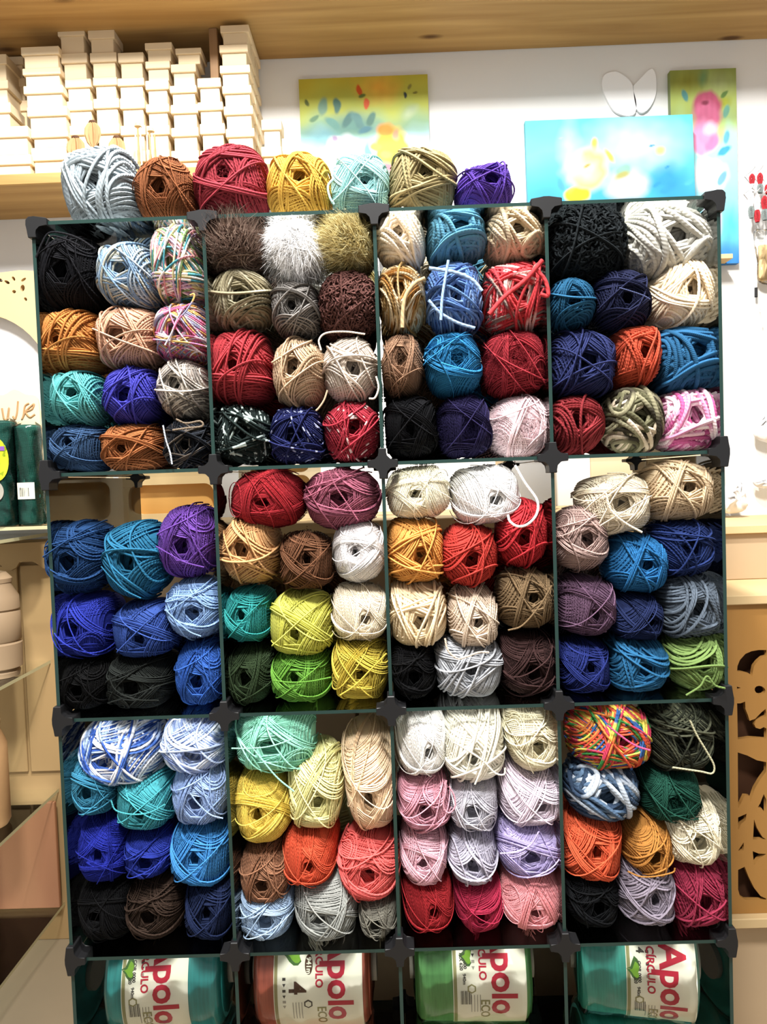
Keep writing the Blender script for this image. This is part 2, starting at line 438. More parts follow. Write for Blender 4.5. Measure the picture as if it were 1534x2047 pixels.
VAR['c'] = [make_ball(500+i, 0.072, pp, hole=h, n_over=2, singles=2, wob=0.03, sides=7) for i, (pp, h) in enumerate(((2.4, 0.22), (2.9, 0.25)))]
def fur_mesh(name, seed, n, ln, width, grav, p=2.4, curl=0.5, front=0.55):
    rng = np.random.default_rng(seed)
    d = rng.normal(size=(n, 3)); d[:, 1] = np.where(d[:, 1] > front, -d[:, 1], d[:, 1]); d /= np.linalg.norm(d, axis=1, keepdims=True)
    d[:, 1] *= CC; d /= np.linalg.norm(d, axis=1, keepdims=True)
    r0 = d*surf_t(np.zeros_like(d), d, p, s=0.9)[:, None]
    nrm = d.copy(); nrm[:, 1] /= CC*CC; nrm /= np.linalg.norm(nrm, axis=1, keepdims=True)
    tg = np.cross(nrm, rng.normal(size=(n, 3))); tg /= np.linalg.norm(tg, axis=1, keepdims=True)
    l = ln*rng.uniform(0.5, 1.3, (n, 1))
    # tufts lean together
    lean = np.stack([np.sin(5*r0[:, 0]+3*r0[:, 2]+seed), -0.3+0*r0[:, 0], np.cos(4*r0[:, 2]-3*r0[:, 0])], -1)
    dir0 = nrm*rng.uniform(0.15, 0.9, (n, 1))+tg*curl+lean*0.45
    dir0 /= np.linalg.norm(dir0, axis=1, keepdims=True)
    ts = np.linspace(0, 1, 4)
    P = r0[:, None, :]+dir0[:, None, :]*l[:, None, :]*ts[None, :, None]+np.array([0, 0, -grav])[None, None, :]*(l[:, None, :]*ts[None, :, None]**2)+tg[:, None, :]*(l[:, None, :]*0.3*np.sin(ts*3)[None, :, None])*rng.normal(size=(n, 1, 1))
    side = np.cross(dir0, nrm+0.25*rng.normal(size=(n, 3))); side /= np.linalg.norm(side, axis=1, keepdims=True)
    wv = width*np.array([1, 0.9, 0.6, 0.12])
    A = P-side[:, None, :]*wv[None, :, None]; B = P+side[:, None, :]*wv[None, :, None]
    V = np.stack([A, B], 2).reshape(-1, 3)
    i = np.arange(n)[:, None]*8; j = np.arange(3)[None, :]*2; a = i+j
    Q = np.stack([a, a+1, a+3, a+2], -1).reshape(-1, 4)
    sid = np.repeat(rng.uniform(0, 1, n), 8)
    return np_mesh(name, V, Q, True, {'su': np.tile(np.repeat(ts, 2), n)*ln, 'sv': np.full(n*8, 0.3), 'sid': sid})
FUR = {'eyelash': [fur_mesh('eyelash_fur', 5, 4600, 0.55, 0.013, 0.45), fur_mesh('eyelash_fur', 6, 4600, 0.55, 0.013, 0.45)],
       'mohair': [fur_mesh('mohair_fuzz', 7, 7000, 0.22, 0.0048, 0.12, 2.9, 0.9)],
       'halo': [fur_mesh('mohair_fuzz', 8, 2600, 0.12, 0.003, 0.05, 2.6, 1.0)]}
def boucle_mesh(seed, n=1200):
    rng = np.random.default_rng(seed)
    d = rng.normal(size=(n, 3)); d[:, 1] = np.where(d[:, 1] > 0.4, -d[:, 1], d[:, 1]); d[:, 1] *= CC; d /= np.linalg.norm(d, axis=1, keepdims=True)
    r0 = d*surf_t(np.zeros_like(d), d, 2.6, s=1.0)[:, None]
    e1 = np.cross(d, rng.normal(size=(n, 3))); e1 /= np.linalg.norm(e1, axis=1, keepdims=True); e2 = np.cross(d, e1)
    ph = np.linspace(0, 4.6, 8); rad = rng.uniform(0.05, 0.10, (n, 1))
    P = r0[:, None, :]+e1[:, None, :]*(rad*np.cos(ph))[:, :, None]+(e2*0.5+d*0.7)[:, None, :]*(rad*np.sin(ph))[:, :, None]
    V, Q, a, b = tube_arrays(P, np.full(n, 0.027), 4)
    return np_mesh('boucle_curls', V, Q, True, {'su': a, 'sv': b, 'sid': np.repeat(rng.uniform(0, 1, n), 8*5)})
FUR['boucle'] = [boucle_mesh(3)]

LABELS_SEEN = set()
def set_mat(o, mat):
    if not o.data.materials: o.data.materials.append(None)
    o.material_slots[0].link = 'OBJECT'; o.material_slots[0].material = mat
count = [0]
def ball(box, cols, style, desc, place, group, fur=None, half=0.105, Yc=None, tilt=5, floor_z=None, rot=None, back=True, **kw):
    x0, y0, x1, y1 = box
    Yp = 0.035
    a, b = at(x0, (y0+y1)/2, Yp), at(x1, (y0+y1)/2, Yp); t, u = at((x0+x1)/2, y0, Yp), at((x0+x1)/2, y1, Yp)
    rx = (b.x-a.x)/2; rz = (t.z-u.z)/2
    cx = (a.x+b.x)/2; cz = (t.z+u.z)/2
    half = max(half, 1.15*max(rx, rz))
    if floor_z is not None: cz = max(cz, floor_z+rz)
    yc = half-0.004 if Yc is None else Yc
    i = count[0]; count[0] += 1
    rr = random.Random(1000+i)
    var = VAR[style][rr.randrange(len(VAR[style]))]
    o = link('yarn_ball', var[0]); q = rr.randrange(4) if rot is None else rot
    over = 0.995
    sx, sz = (rx, rz) if q % 2 == 0 else (rz, rx)
    o.location = (cx, yc, cz); o.scale = (sx/over, half/CC, sz/over)
    o.rotation_euler = (math.radians(rr.uniform(-tilt, tilt)), q*math.pi/2+math.radians(rr.uniform(-7, 7)), math.radians(rr.uniform(-tilt, tilt)))
    mat = yarn_mat('yarn_'+desc.split(' yarn')[0].replace(' ', '_')[:40], cols, **kw)
    set_mat(o, mat)
    ch = link('outer_strands', var[1], None, o); set_mat(ch, mat)
    if fur:
        f = link(FUR[fur][0].name.split('.')[0], FUR[fur][i % len(FUR[fur])], None, o); set_mat(f, mat if fur == 'boucle' else yarn_mat('fibre_'+desc.split(' yarn')[0].replace(' ', '_')[:40], cols, fuzzy=True))
    lab = desc+' '+place
    assert lab not in LABELS_SEEN, lab
    LABELS_SEEN.add(lab)
    assert 4 <= len(lab.split()) <= 16, lab
    tag(o, lab, 'yarn', group)
    if back:                                     # another ball of the same yarn stands behind it
        k = 1.0; yb2 = 2*half+0.105; r2 = max(rx, rz)*1.08
        col_ = min(3, max(0, int(math.floor(cx/CW+2))))
        row_ = min(3, max(0, int((Z_TOP-cz)/CH)))
        spots = [(x1-4, 'back-row ')]+([(x0-2, 'left back-row ')] if cx-rx < (col_-2)*CW+0.022 else [])
        for gx_, pre in spots:
            g = at(gx_, y1-6, yb2)
            gx = min(max(g.x, (col_-2)*CW+r2+0.004), (col_-1)*CW-r2-0.004); gz = min(max(g.z, Z_TOP-(row_+1)*CH+r2+0.005), Z_TOP-row_*CH-r2-0.005)
            o2 = link('yarn_ball', VAR['m'][2][0]); o2.scale = (r2, 0.10/CC, r2); o2.location = (gx, yb2, gz)
            o2.rotation_euler = (0, q*math.pi/2, 0); set_mat(o2, mat)
            l2 = pre+lab
            if len(l2.split()) > 16: l2 = l2.replace(' in the ', ' ')
            tag(o2, l2, 'yarn', 'back row of '+group)
    return o, mat
def loose(parent, mat, pts, px=2.3, Y=-0.012):
    P = [at(p[0], p[1], Y if len(p) < 3 else p[2]) for p in pts]
    t = tube_obj('loose_strand', [tuple(p) for p in P], px*0.82/1125.0, mat, None, 6)
    t.parent = parent
    bpy.context.view_layer.update()
    t.matrix_parent_inverse = parent.matrix_world.inverted()
    return t

# ------------------------------------------------------------------ the yarn, compartment by compartment
def fill(place, group, rows, shelf_row=None):
    out = []
    for r in rows:
        box, cols, style, desc = r[:4]; kw = dict(r[4]) if len(r) > 4 else {}
        if isinstance(cols, str): cols = [cols]
        if shelf_row is not None: kw['floor_z'] = Z_TOP-shelf_row*CH+GT/2
        out.append(ball(box, cols, style, desc, place, group, **kw))
    return out
TOP = fill('on top of the glass rack', 'yarn balls on top of the rack', [
 ((122, 297, 266, 462), '98a5ac', 'w', 'large silvery blue-grey wool yarn ball', dict(back=False, half=0.085)),
 ((262, 310, 386, 446), '8f5228', 'f', 'rust brown yarn ball', dict(back=False, half=0.085)),
 ((385, 288, 532, 444), '9c2a38', 'm', 'crimson red yarn ball with frayed edge', dict(back=False, half=0.085, fur='halo')),
 ((528, 300, 660, 428), 'd6a41c', 'm', 'mustard yellow yarn ball', dict(back=False, half=0.085)),
 ((658, 302, 778, 424), '9fd6d6', 'f', 'pale aqua yarn ball', dict(back=False, half=0.085)),
 ((778, 292, 912, 420), '9b8b5c', 'w', 'khaki olive thick yarn ball', dict(back=False, half=0.085)),
 ((914, 328, 1026, 418), '5b3aa6', 'm', 'bright violet yarn ball', dict(back=False, half=0.085)),
], 0)
loose(TOP[4][0], TOP[4][1], [(668, 356, 0.0), (656, 372, -0.01), (660, 395, -0.012), (668, 408, -0.008)], 2.6)
C11 = fill('in the upper far-left compartment', 'yarn in the upper far-left compartment', [
 ((66, 464, 200, 618), '1c1c22', 'f', 'big black yarn ball with loose loops', dict(back=False)),
 ((187, 475, 311, 603), ['7f9fc0', 'a8bccb', '6f8fb0', 'b9b9a8'], 'm', 'pale denim blue variegated yarn ball'),
 ((294, 441, 402, 600), ['efe9e2', 'd9c98a', 'c9a7c9', 'efe9e2', '7a9a5a', 'd98a90', '3f93a3'], 'm', 'white yarn ball with multicolour pastel stripes', dict(freq=0.23)),
 ((76, 614, 192, 742), 'c17a26', 'm', 'ochre orange yarn ball'),
 ((183, 604, 309, 726), 'c99a7a', 'm', 'peachy tan yarn ball'),
 ((303, 602, 411, 719), ['d96a94', 'b9b2bd', 'efe4ea', 'c96a9a', 'd9a24a', '8f8fb0'], 'm', 'pink and grey multicolour yarn ball', dict(freq=0.26)),
 ((88, 739, 196, 850), '4fb3b3', 'm', 'turquoise yarn ball'),
 ((194, 727, 308, 848), '4140b4', 'm', 'indigo violet yarn ball'),
 ((306, 716, 411, 836), ['cfc6ba', '9a8f86', 'd9d0c2', '7f7872'], 'm', 'beige and grey striped yarn ball'),
 ((98, 846, 204, 943), '35567f', 'f', 'denim blue yarn ball'),
 ((200, 844, 315, 944), 'a5602a', 'm', 'rust orange yarn ball'),
 ((316, 834, 414, 938), ['22252c', '2c313a', '5f554c', '1c1e26'], 'm', 'charcoal yarn ball with grey tangled strands'),
], 1)
loose(C11[0][0], C11[0][1], [(72, 515), (84, 486), (98, 466), (125, 466), (160, 478), (190, 498)], 2.6)
loose(C11[0][0], C11[0][1], [(92, 490), (104, 472), (135, 480), (160, 492)], 2.4)
loose(C11[5][0], C11[5][1], [(380, 590), (388, 588), (386, 600), (372, 622), (356, 640), (340, 672), (330, 690)], 2.2)
loose(C11[11][0], yarn_mat('yarn_taupe_tail', ['7a6a58']), [(352, 838), (372, 846), (400, 842), (404, 852), (372, 856), (345, 860)], 2.4)
loose(C11[11][0], yarn_mat('yarn_grey_tail', ['a8adb5']), [(326, 850), (332, 880), (340, 905), (344, 928)], 2.2)
C12 = fill('in the upper centre-left compartment', 'yarn in the upper centre-left compartment', [
 ((408, 432, 528, 540), ['7a6055', 'a08878', '6a5246'], 'f', 'brown eyelash fur yarn ball', dict(fur='eyelash')),
 ((534, 432, 640, 540), 'fbfafb', 'f', 'fluffy white fur yarn ball', dict(fur='eyelash')),
 ((648, 432, 750, 530), ['c9b570', 'e2d8a0', 'b09a58'], 'f', 'golden olive eyelash fur yarn ball', dict(fur='eyelash')),
 ((407, 531, 539, 654), ['8f8668', 'a59c80', '7a7054'], 'w', 'olive grey wool yarn ball'),
 ((539, 553, 635, 667), ['77736f', '8f8a86', '5f5a55'], 'm', 'mid grey yarn ball'),
 ((634, 538, 750, 668), '5a3630', 'm', 'dark brown curly boucle yarn ball', dict(fur='boucle')),
 ((416, 657, 541, 805), 'b02a34', 'm', 'bright red yarn ball with dark hole'),
 ((544, 669, 649, 812), 'c4a582', 'm', 'beige yarn ball with crossing strands'),
 ((640, 664, 754, 800), 'cdbfb0', 'm', 'off-white greige yarn ball'),
 ((420, 808, 532, 926), '1f2e2c', 'w', 'dark green tweed yarn ball with pale flecks', dict(fleck=('a9b8b4', 0.58))),
 ((534, 809, 640, 926), '1d2458', 'm', 'navy blue yarn ball with silver flecks', dict(fleck=('a4acd0', 0.64))),
 ((642, 798, 756, 921), 'a81f34', 'm', 'red yarn ball with white flecks', dict(fleck=('e8ccc8', 0.65))),
], 1)
loose(C12[8][0], C12[8][1], [(642, 700), (638, 680), (652, 666), (690, 663), (730, 668)], 2.2)
loose(C12[8][0], C12[8][1], [(752, 752), (757, 775), (750, 795), (738, 797)], 2.4)
loose(C12[7][0], C12[7][1], [(655, 780), (648, 800), (638, 815), (632, 821)], 2.2)
C13 = fill('in the upper centre-right compartment', 'yarn in the upper centre-right compartment', [
 ((753, 409, 853, 524), 'e6d6bc', 'c', 'chunky cream wool yarn ball'),
 ((854, 417, 972, 514), '4c8eac', 'c', 'chunky sky teal yarn ball'),
 ((972, 411, 1090, 514), 'bda784', 'c', 'chunky khaki beige yarn ball'),
 ((758, 523, 854, 658), ['b08a4a', 'c9ab76', 'a8701f', 'd0bc94'], 'w', 'mustard and beige striped yarn ball'),
 ((855, 517, 968, 658), ['5077b8', '86a9d8', '3f5f9c', '5b86c4'], 'w', 'mid blue yarn ball with pale thick strands'),
 ((970, 514, 1100, 655), ['c92a34', 'd8b0a8', 'b0252f', '8f7a70', 'd9343c'], 'w', 'red and grey mixed yarn ball'),
 ((763, 661, 850, 789), 'a27a5c', 'f', 'tan brown fuzzy yarn ball', dict(fur='halo')),
 ((852, 658, 968, 793), '1484bd', 'f', 'bright cyan blue brushed yarn ball', dict(fur='halo')),
 ((974, 655, 1098, 788), 'a3202f', 'f', 'brushed red mohair yarn ball', dict(fur='mohair')),
 ((768, 788, 878, 912), '131318', 'f', 'black mohair yarn ball', dict(fur='halo')),
 ((878, 786, 984, 914), '251f4a', 'f', 'deep purple mohair yarn ball', dict(fur='mohair')),
 ((985, 786, 1098, 914), 'ecd3d8', 'f', 'pale pink fluffy mohair yarn ball', dict(fur='mohair')),
], 1)
m_lb = yarn_mat('yarn_pale_blue_thick', ['86a6d0']); m_rd = yarn_mat('yarn_red_thick', ['c9282f']); m_bg = yarn_mat('yarn_beige_thick', ['b59a6c'])
loose(C13[4][0], m_lb, [(858, 536), (885, 540), (915, 546), (945, 560), (964, 582)], 4.6, -0.010)
loose(C13[4][0], m_lb, [(897, 520), (890, 560), (884, 600), (882, 640)], 3.6, -0.012)
loose(C13[4][0], m_lb, [(857, 600), (880, 625), (915, 645), (950, 656)], 3.8, -0.008)
loose(C13[5][0], m_rd, [(978, 628), (1010, 592), (1050, 560), (1085, 520)], 5.4, -0.014)
loose(C13[5][0], m_rd, [(1068, 534), (1090, 560), (1096, 590), (1080, 588)], 5.0, -0.010)
loose(C13[3][0], m_bg, [(805, 655), (806, 620), (812, 590), (830, 566), (850, 556)], 4.8, -0.012)
C14 = fill('in the upper far-right compartment', 'yarn in the upper far-right compartment', [
 ((1096, 402, 1256, 550), '1b2226', 'm', 'large black fleece yarn ball', dict(fur='boucle')),
 ((1254, 402, 1430, 545), 'b2b0a6', 'c', 'very chunky light grey yarn ball', dict(back=False)),
 ((1102, 550, 1200, 652), '15597f', 'w', 'teal blue yarn ball'),
 ((1197, 530, 1314, 658), '1b2040', 'm', 'dark navy yarn ball with single strand'),
 ((1312, 510, 1436, 648), 'ecd9b8', 'w', 'warm cream yarn ball'),
 ((1106, 652, 1238, 788), '262f60', 'm', 'navy indigo yarn ball'),
 ((1232, 647, 1327, 770), 'c4451f', 'w', 'burnt orange yarn ball'),
 ((1322, 648, 1440, 780), '1a5c88', 'c', 'braided ocean blue yarn ball', dict(twist=2.0)),
 ((1106, 787, 1219, 908), '8a2229', 'w', 'deep red yarn ball'),
 ((1220, 772, 1338, 904), ['5c5a3f', '8f8a6a', '3a352a', 'c9b9a0'], 'c', 'olive camouflage chunky yarn ball', dict(freq=0.14)),
 ((1332, 780, 1442, 904), ['e6b8cc', 'd98ab4', 'f2dfe6', 'c44f8f'], 'c', 'pink and white chunky yarn ball', dict(freq=0.14)),
], 1)
loose(C14[3][0], yarn_mat('yarn_navy_strand', ['4a5580']), [(1238, 575), (1262, 582), (1285, 590), (1300, 598)], 1.6)
C21 = fill('in the middle far-left compartment', 'yarn in the middle far-left compartment', [
 ((86, 1042, 206, 1192), '173f70', 'f', 'dark petrol blue yarn ball', dict(back=False)),
 ((202, 1043, 326, 1202), '12698f', 'm', 'teal blue yarn ball with diagonal strand', dict(back=False)),
 ((306, 1010, 430, 1160), '6c3fa0', 'f', 'purple yarn ball with crossing strands', dict(back=False)),
 ((101, 1192, 214, 1320), '2434a4', 'f', 'royal blue yarn ball'),
 ((212, 1207, 344, 1320), '2f4f9e', 'f', 'medium blue yarn ball with round hole'),
 ((322, 1157, 440, 1284), '7fa3d4', 'f', 'light sky blue yarn ball'),
 ((112, 1322, 212, 1432), '101012', 'f', 'jet black yarn ball'),
 ((208, 1324, 336, 1432), '2a2f2c', 'f', 'charcoal green yarn ball'),
 ((338, 1286, 444, 1418), '2a62bd', 'f', 'cobalt blue yarn ball'),
], 2)
loose(C21[2][0], C21[2][1], [(312, 1092), (340, 1108), (370, 1124), (408, 1134)], 1.7)
loose(C21[1][0], C21[1][1], [(202, 1132), (222, 1155), (250, 1180), (282, 1196)], 1.8)
loose(C21[5][0], C21[5][1], [(330, 1218), (352, 1240), (378, 1262), (402, 1272)], 1.7)
loose(C21[5][0], C21[5][1], [(334, 1200), (350, 1192), (375, 1192), (390, 1196)], 1.7)
loose(C21[7][0], C21[7][1], [(216, 1350), (232, 1380), (270, 1398), (318, 1400)], 1.5)
C22 = fill('in the middle centre-left compartment', 'yarn in the middle centre-left compartment', [
 ((453, 938, 610, 1058), 'b01626', 'x', 'bright scarlet yarn ball', dict(back=False)),
 ((607, 934, 760, 1063), 'a0526a', 'f', 'dusty mauve yarn ball', dict(back=False)),
 ((439, 1034, 555, 1174), 'c79358', 'm', 'caramel yarn ball'),
 ((551, 1066, 662, 1184), '6c4429', 'f', 'chocolate brown yarn ball'),
 ((661, 1042, 771, 1172), 'efe9e9', 'x', 'glossy white yarn ball', dict(back=False, shine=0.4)),
 ((448, 1180, 540, 1290), '109a98', 'f', 'jade teal yarn ball'),
 ((536, 1187, 665, 1317), 'c8c83f', 'f', 'lime yellow yarn ball'),
 ((656, 1172, 774, 1288), 'eedfc4', 'x', 'ivory cream yarn ball'),
 ((451, 1297, 545, 1418), '2b3d22', 'f', 'dark forest green yarn ball'),
 ((544, 1314, 662, 1420), '5d9a20', 'f', 'grass green yarn ball'),
 ((662, 1287, 779, 1414), 'c4ad14', 'f', 'olive yellow yarn ball with long strand'),
], 2)
loose(C22[10][0], C22[10][1], [(680, 1390), (710, 1370), (740, 1340), (773, 1306)], 2.0)
loose(C22[9][0], C22[9][1], [(546, 1360), (580, 1364), (620, 1362), (662, 1354)], 1.8)
loose(C22[1][0], C22[1][1], [(656, 940), (670, 970), (690, 1000), (716, 1040)], 1.8)
C23 = fill('in the middle centre-right compartment', 'yarn in the middle centre-right compartment', [
 ((771, 930, 903, 1038), 'efe6cc', 'x', 'creamy ivory yarn ball', dict(back=False, shine=0.3)),
 ((903, 928, 1046, 1048), 'f3efec', 'x', 'pure white yarn ball with hanging tail', dict(back=False, shine=0.2)),
 ((771, 1036, 884, 1170), 'dc9530', 'm', 'golden orange yarn ball'),
 ((881, 1047, 1000, 1176), 'c02a1c', 'm', 'vermilion red yarn ball'),
 ((999, 998, 1105, 1138), 'bf1523', 'm', 'bright red yarn ball under a white tail'),
 ((775, 1164, 894, 1294), 'dcc59c', 'w', 'thick straw beige yarn ball'),
 ((898, 1176, 1002, 1297), 'd2bda6', 'm', 'pale beige yarn ball'),
 ((998, 1142, 1112, 1264), '7a6242', 'm', 'khaki brown yarn ball'),
 ((781, 1296, 876, 1416), '0e0e11', 'f', 'solid black yarn ball'),
 ((873, 1300, 1013, 1417), 'a2a5ab', 'm', 'silver grey yarn ball with open swirl'),
 ((1004, 1268, 1114, 1394), '3c2524', 'f', 'dark maroon brown yarn ball'),
], 2)
loose(C23[1][0], C23[1][1], [(1030, 930, 0.0), (1050, 965, -0.005), (1074, 1000, -0.014), (1073, 1028, -0.018), (1055, 1048, -0.018), (1035, 1052, -0.018), (1020, 1042, -0.014), (1016, 1030, -0.006)], 3.0)
loose(C23[6][0], C23[6][1], [(890, 1276), (896, 1300), (915, 1316), (935, 1312), (958, 1304), (978, 1304)], 2.4)
loose(C23[7][0], C23[7][1], [(1016, 1260), (1045, 1250), (1080, 1210), (1104, 1170)], 2.2)
C24 = fill('in the middle far-right compartment', 'yarn in the middle far-right compartment', [
 ((1166, 948, 1314, 1072), 'ddd0b6', 'f', 'cream yarn ball with pulled strand', dict(back=False)),
 ((1296, 922, 1438, 1044), 'c9ae88', 'm', 'sandy tan yarn ball', dict(back=False)),
 ((1113, 1012, 1227, 1148), 'b0928a', 'f', 'rosy taupe yarn ball'),
 ((1222, 1070, 1344, 1188), '106aa6', 'm', 'vivid blue yarn ball with bunched strands'),
 ((1318, 1039, 1434, 1156), '1b2f66', 'm', 'dark blue felted yarn ball', dict(fur='halo')),
 ((1122, 1154, 1232, 1276), '6a4c66', 'f', 'plum purple yarn ball'),
 ((1230, 1187, 1326, 1284), '1f2c58', 'f', 'small navy yarn ball'),
 ((1332, 1147, 1448, 1280), '566270', 'w', 'slate grey wool yarn ball'),
 ((1126, 1285, 1228, 1392), '1e2c72', 'f', 'deep royal blue yarn ball'),
 ((1228, 1284, 1346, 1392), '155f8c', 'w', 'peacock blue yarn ball'),
 ((1348, 1272, 1463, 1392), '6d8a42', 'w', 'moss green thick yarn ball'),
], 2)
loose(C24[0][0], C24[0][1], [(1212, 985), (1222, 1020), (1250, 1045), (1284, 1064)], 2.6)
loose(C24[10][0], C24[10][1], [(1372, 1390), (1400, 1372), (1414, 1352), (1430, 1370), (1450, 1376)], 2.6)
C31 = fill('in the lower far-left compartment', 'yarn in the lower far-left compartment', [
 ((152, 1447, 314, 1576), ['e2e6ee', '3f6cc4', '9fb8e2', '2c55ac', 'f0f0f0'], 'm', 'white and blue variegated yarn ball', dict(back=False, freq=0.20)),
 ((311, 1442, 449, 1550), ['a9bde6', '8aa0d8', 'd8e2f4'], 'm', 'periwinkle and white yarn ball'),
 ((132, 1512, 224, 1638), '2f8fb3', 'f', 'teal blue swirled yarn ball'),
 ((221, 1552, 340, 1664), '35a9b5', 'f', 'aqua turquoise yarn ball'),
 ((334, 1522, 454, 1658), '93b0e0', 'f', 'pale periwinkle blue yarn ball'),
 ((146, 1642, 250, 1772), '1c2aa0', 'x', 'ultramarine blue yarn ball'),
 ((240, 1662, 339, 1754), '2236a0', 'f', 'small royal blue yarn ball'),
 ((336, 1652, 458, 1778), '2f8ad0', 'f', 'azure blue yarn ball'),
 ((147, 1772, 266, 1896), '101013', 'x', 'plain black yarn ball'),
 ((250, 1760, 366, 1888), '37281f', 'f', 'dark brown yarn ball'),
 ((362, 1772, 464, 1896), '19264a', 'f', 'midnight navy yarn ball'),
], 3)
loose(C31[3][0], C31[3][1], [(222, 1600), (232, 1620), (265, 1628), (300, 1624), (330, 1608)], 2.0)
loose(C31[4][0], C31[4][1], [(380, 1585), (395, 1605), (420, 1628), (446, 1636)], 1.9)
loose(C31[1][0], C31[1][1], [(332, 1500), (330, 1465), (345, 1440), (358, 1440)], 1.9)
C32 = fill('in the lower centre-left compartment', 'yarn in the lower centre-left compartment', [
 ((461, 1426, 628, 1549), '86d2b8', 'f', 'mint green yarn ball with stray strand', dict(back=False)),
 ((461, 1546, 581, 1698), 'e6c832', 'x', 'lemon yellow yarn ball', dict(shine=0.2)),
 ((570, 1502, 684, 1664), 'ded992', 'f', 'pale yellow-green yarn ball'),
 ((682, 1470, 792, 1678), 'efd0a8', 'x', 'tall peach yarn skein', dict(back=False, shine=0.6, half=0.14)),
 ((473, 1692, 581, 1814), '9c6a4a', 'f', 'cinnamon brown yarn ball'),
 ((564, 1657, 675, 1781), 'e8521f', 'x', 'neon orange yarn ball'),
 ((675, 1672, 802, 1814), 'ea5d58', 'f', 'coral pink yarn ball'),
 ((473, 1802, 584, 1906), '9db9d8', 'f', 'powder blue yarn ball'),
 ((585, 1782, 719, 1904), '9a9d98', 'f', 'pale grey yarn ball'),
 ((721, 1806, 799, 1886), '807d70', 'f', 'small greige yarn ball'),
], 3)
loose(C32[0][0], C32[0][1], [(500, 1488), (525, 1520), (555, 1555), (588, 1582)], 2.2)
loose(C32[0][0], C32[0][1], [(463, 1496), (500, 1496), (540, 1492), (585, 1478)], 1.8)
C33 = fill('in the lower centre-right compartment', 'yarn in the lower centre-right compartment', [
 ((791, 1420, 893, 1558), 'f2ece6', 'x', 'bright white fine yarn ball', dict(shine=0.2)),
 ((888, 1416, 1016, 1568), 'e6e2d2', 'm', 'off-white yarn ball with loose bows'),
 ((1016, 1414, 1121, 1550), 'e2d8b6', 'f', 'buttery cream yarn ball'),
 ((796, 1552, 903, 1667), 'd894a6', 'f', 'rose pink yarn ball with loop'),
 ((903, 1564, 1004, 1664), 'c4c2cc', 'f', 'silvery lavender grey yarn ball'),
 ((1002, 1538, 1123, 1654), 'd8c8d6', 'f', 'pale lilac white yarn ball'),
 ((801, 1657, 897, 1774), 'e0aebc', 'f', 'pale pink yarn ball'),
 ((898, 1662, 999, 1776), 'b8b4c6', 'm', 'lavender grey yarn ball with dark hole'),
 ((997, 1642, 1124, 1759), 'b6a8dc', 'f', 'lavender purple yarn ball'),
 ((806, 1762, 910, 1884), 'b01420', 'x', 'blood red yarn ball'),
 ((911, 1767, 1009, 1886), 'b81846', 'x', 'magenta raspberry yarn ball'),
 ((1005, 1744, 1131, 1868), 'f09aa0', 'x', 'salmon pink yarn ball'),
], 3)
loose(C33[3][0], C33[3][1], [(893, 1560), (888, 1590), (888, 1615), (898, 1625), (910, 1612), (908, 1590), (898, 1572)], 2.0)
loose(C33[1][0], C33[1][1], [(908, 1484), (935, 1500), (965, 1520), (990, 1545), (1008, 1548), (1010, 1535)], 2.2)
loose(C33[1][0], C33[1][1], [(978, 1430), (975, 1480), (965, 1530), (950, 1568)], 2.2)
loose(C33[8][0], C33[8][1], [(1000, 1706), (1030, 1704), (1060, 1690), (1078, 1662)], 2.2)
C34 = fill('in the lower far-right compartment', 'yarn in the lower far-right compartment', [
 ((1147, 1416, 1307, 1550), ['d84a1f', 'e0791f', '2f8a3c', 'd82f5a', 'd8c02a', '2f5fa0', 'e24a1c'], 'm', 'rainbow orange multicolour yarn ball', dict(back=False, freq=0.26)),
 ((1308, 1414, 1436, 1548), ['34382a', '4a4c3a', '2a2d22'], 'm', 'dark olive yarn ball with pale strand', dict(back=False)),
 ((1142, 1528, 1290, 1648), ['4f6a88', '2c3f58', 'aab6c4', '3a5270'], 'c', 'slate blue and white chunky yarn skein', dict(freq=0.17)),
 ((1294, 1544, 1413, 1646), '155040', 'f', 'emerald green yarn ball', dict(fur='halo')),
 ((1134, 1638, 1256, 1769), 'e0541c', 'f', 'tangerine orange yarn ball'),
 ((1254, 1642, 1351, 1754), 'b9791c', 'm', 'ochre mustard yarn ball'),
 ((1338, 1608, 1458, 1736), 'e8dfc2', 'f', 'ivory yarn ball with crossing strands'),
 ((1136, 1768, 1246, 1884), '121418', 'f', 'black yarn ball below the orange one'),
 ((1244, 1744, 1350, 1880), '8f8494', 'm', 'mauve grey yarn ball'),
 ((1350, 1736, 1458, 1872), '9a2244', 'm', 'raspberry crimson yarn ball'),
], 3)
loose(C34[1][0], yarn_mat('yarn_sage_strand', ['b3b08c']), [(1380, 1440), (1394, 1470), (1412, 1500), (1428, 1530), (1424, 1546), (1400, 1542), (1345, 1534)], 2.4)
loose(C34[5][0], C34[5][1], [(1256, 1742), (1280, 1752), (1310, 1752), (1345, 1744), (1350, 1735)], 2.0)
loose(C34[0][0], yarn_mat('yarn_pink_strand', ['e04a8a']), [(1215, 1450), (1240, 1470), (1270, 1490), (1300, 1500)], 2.4, -0.014)

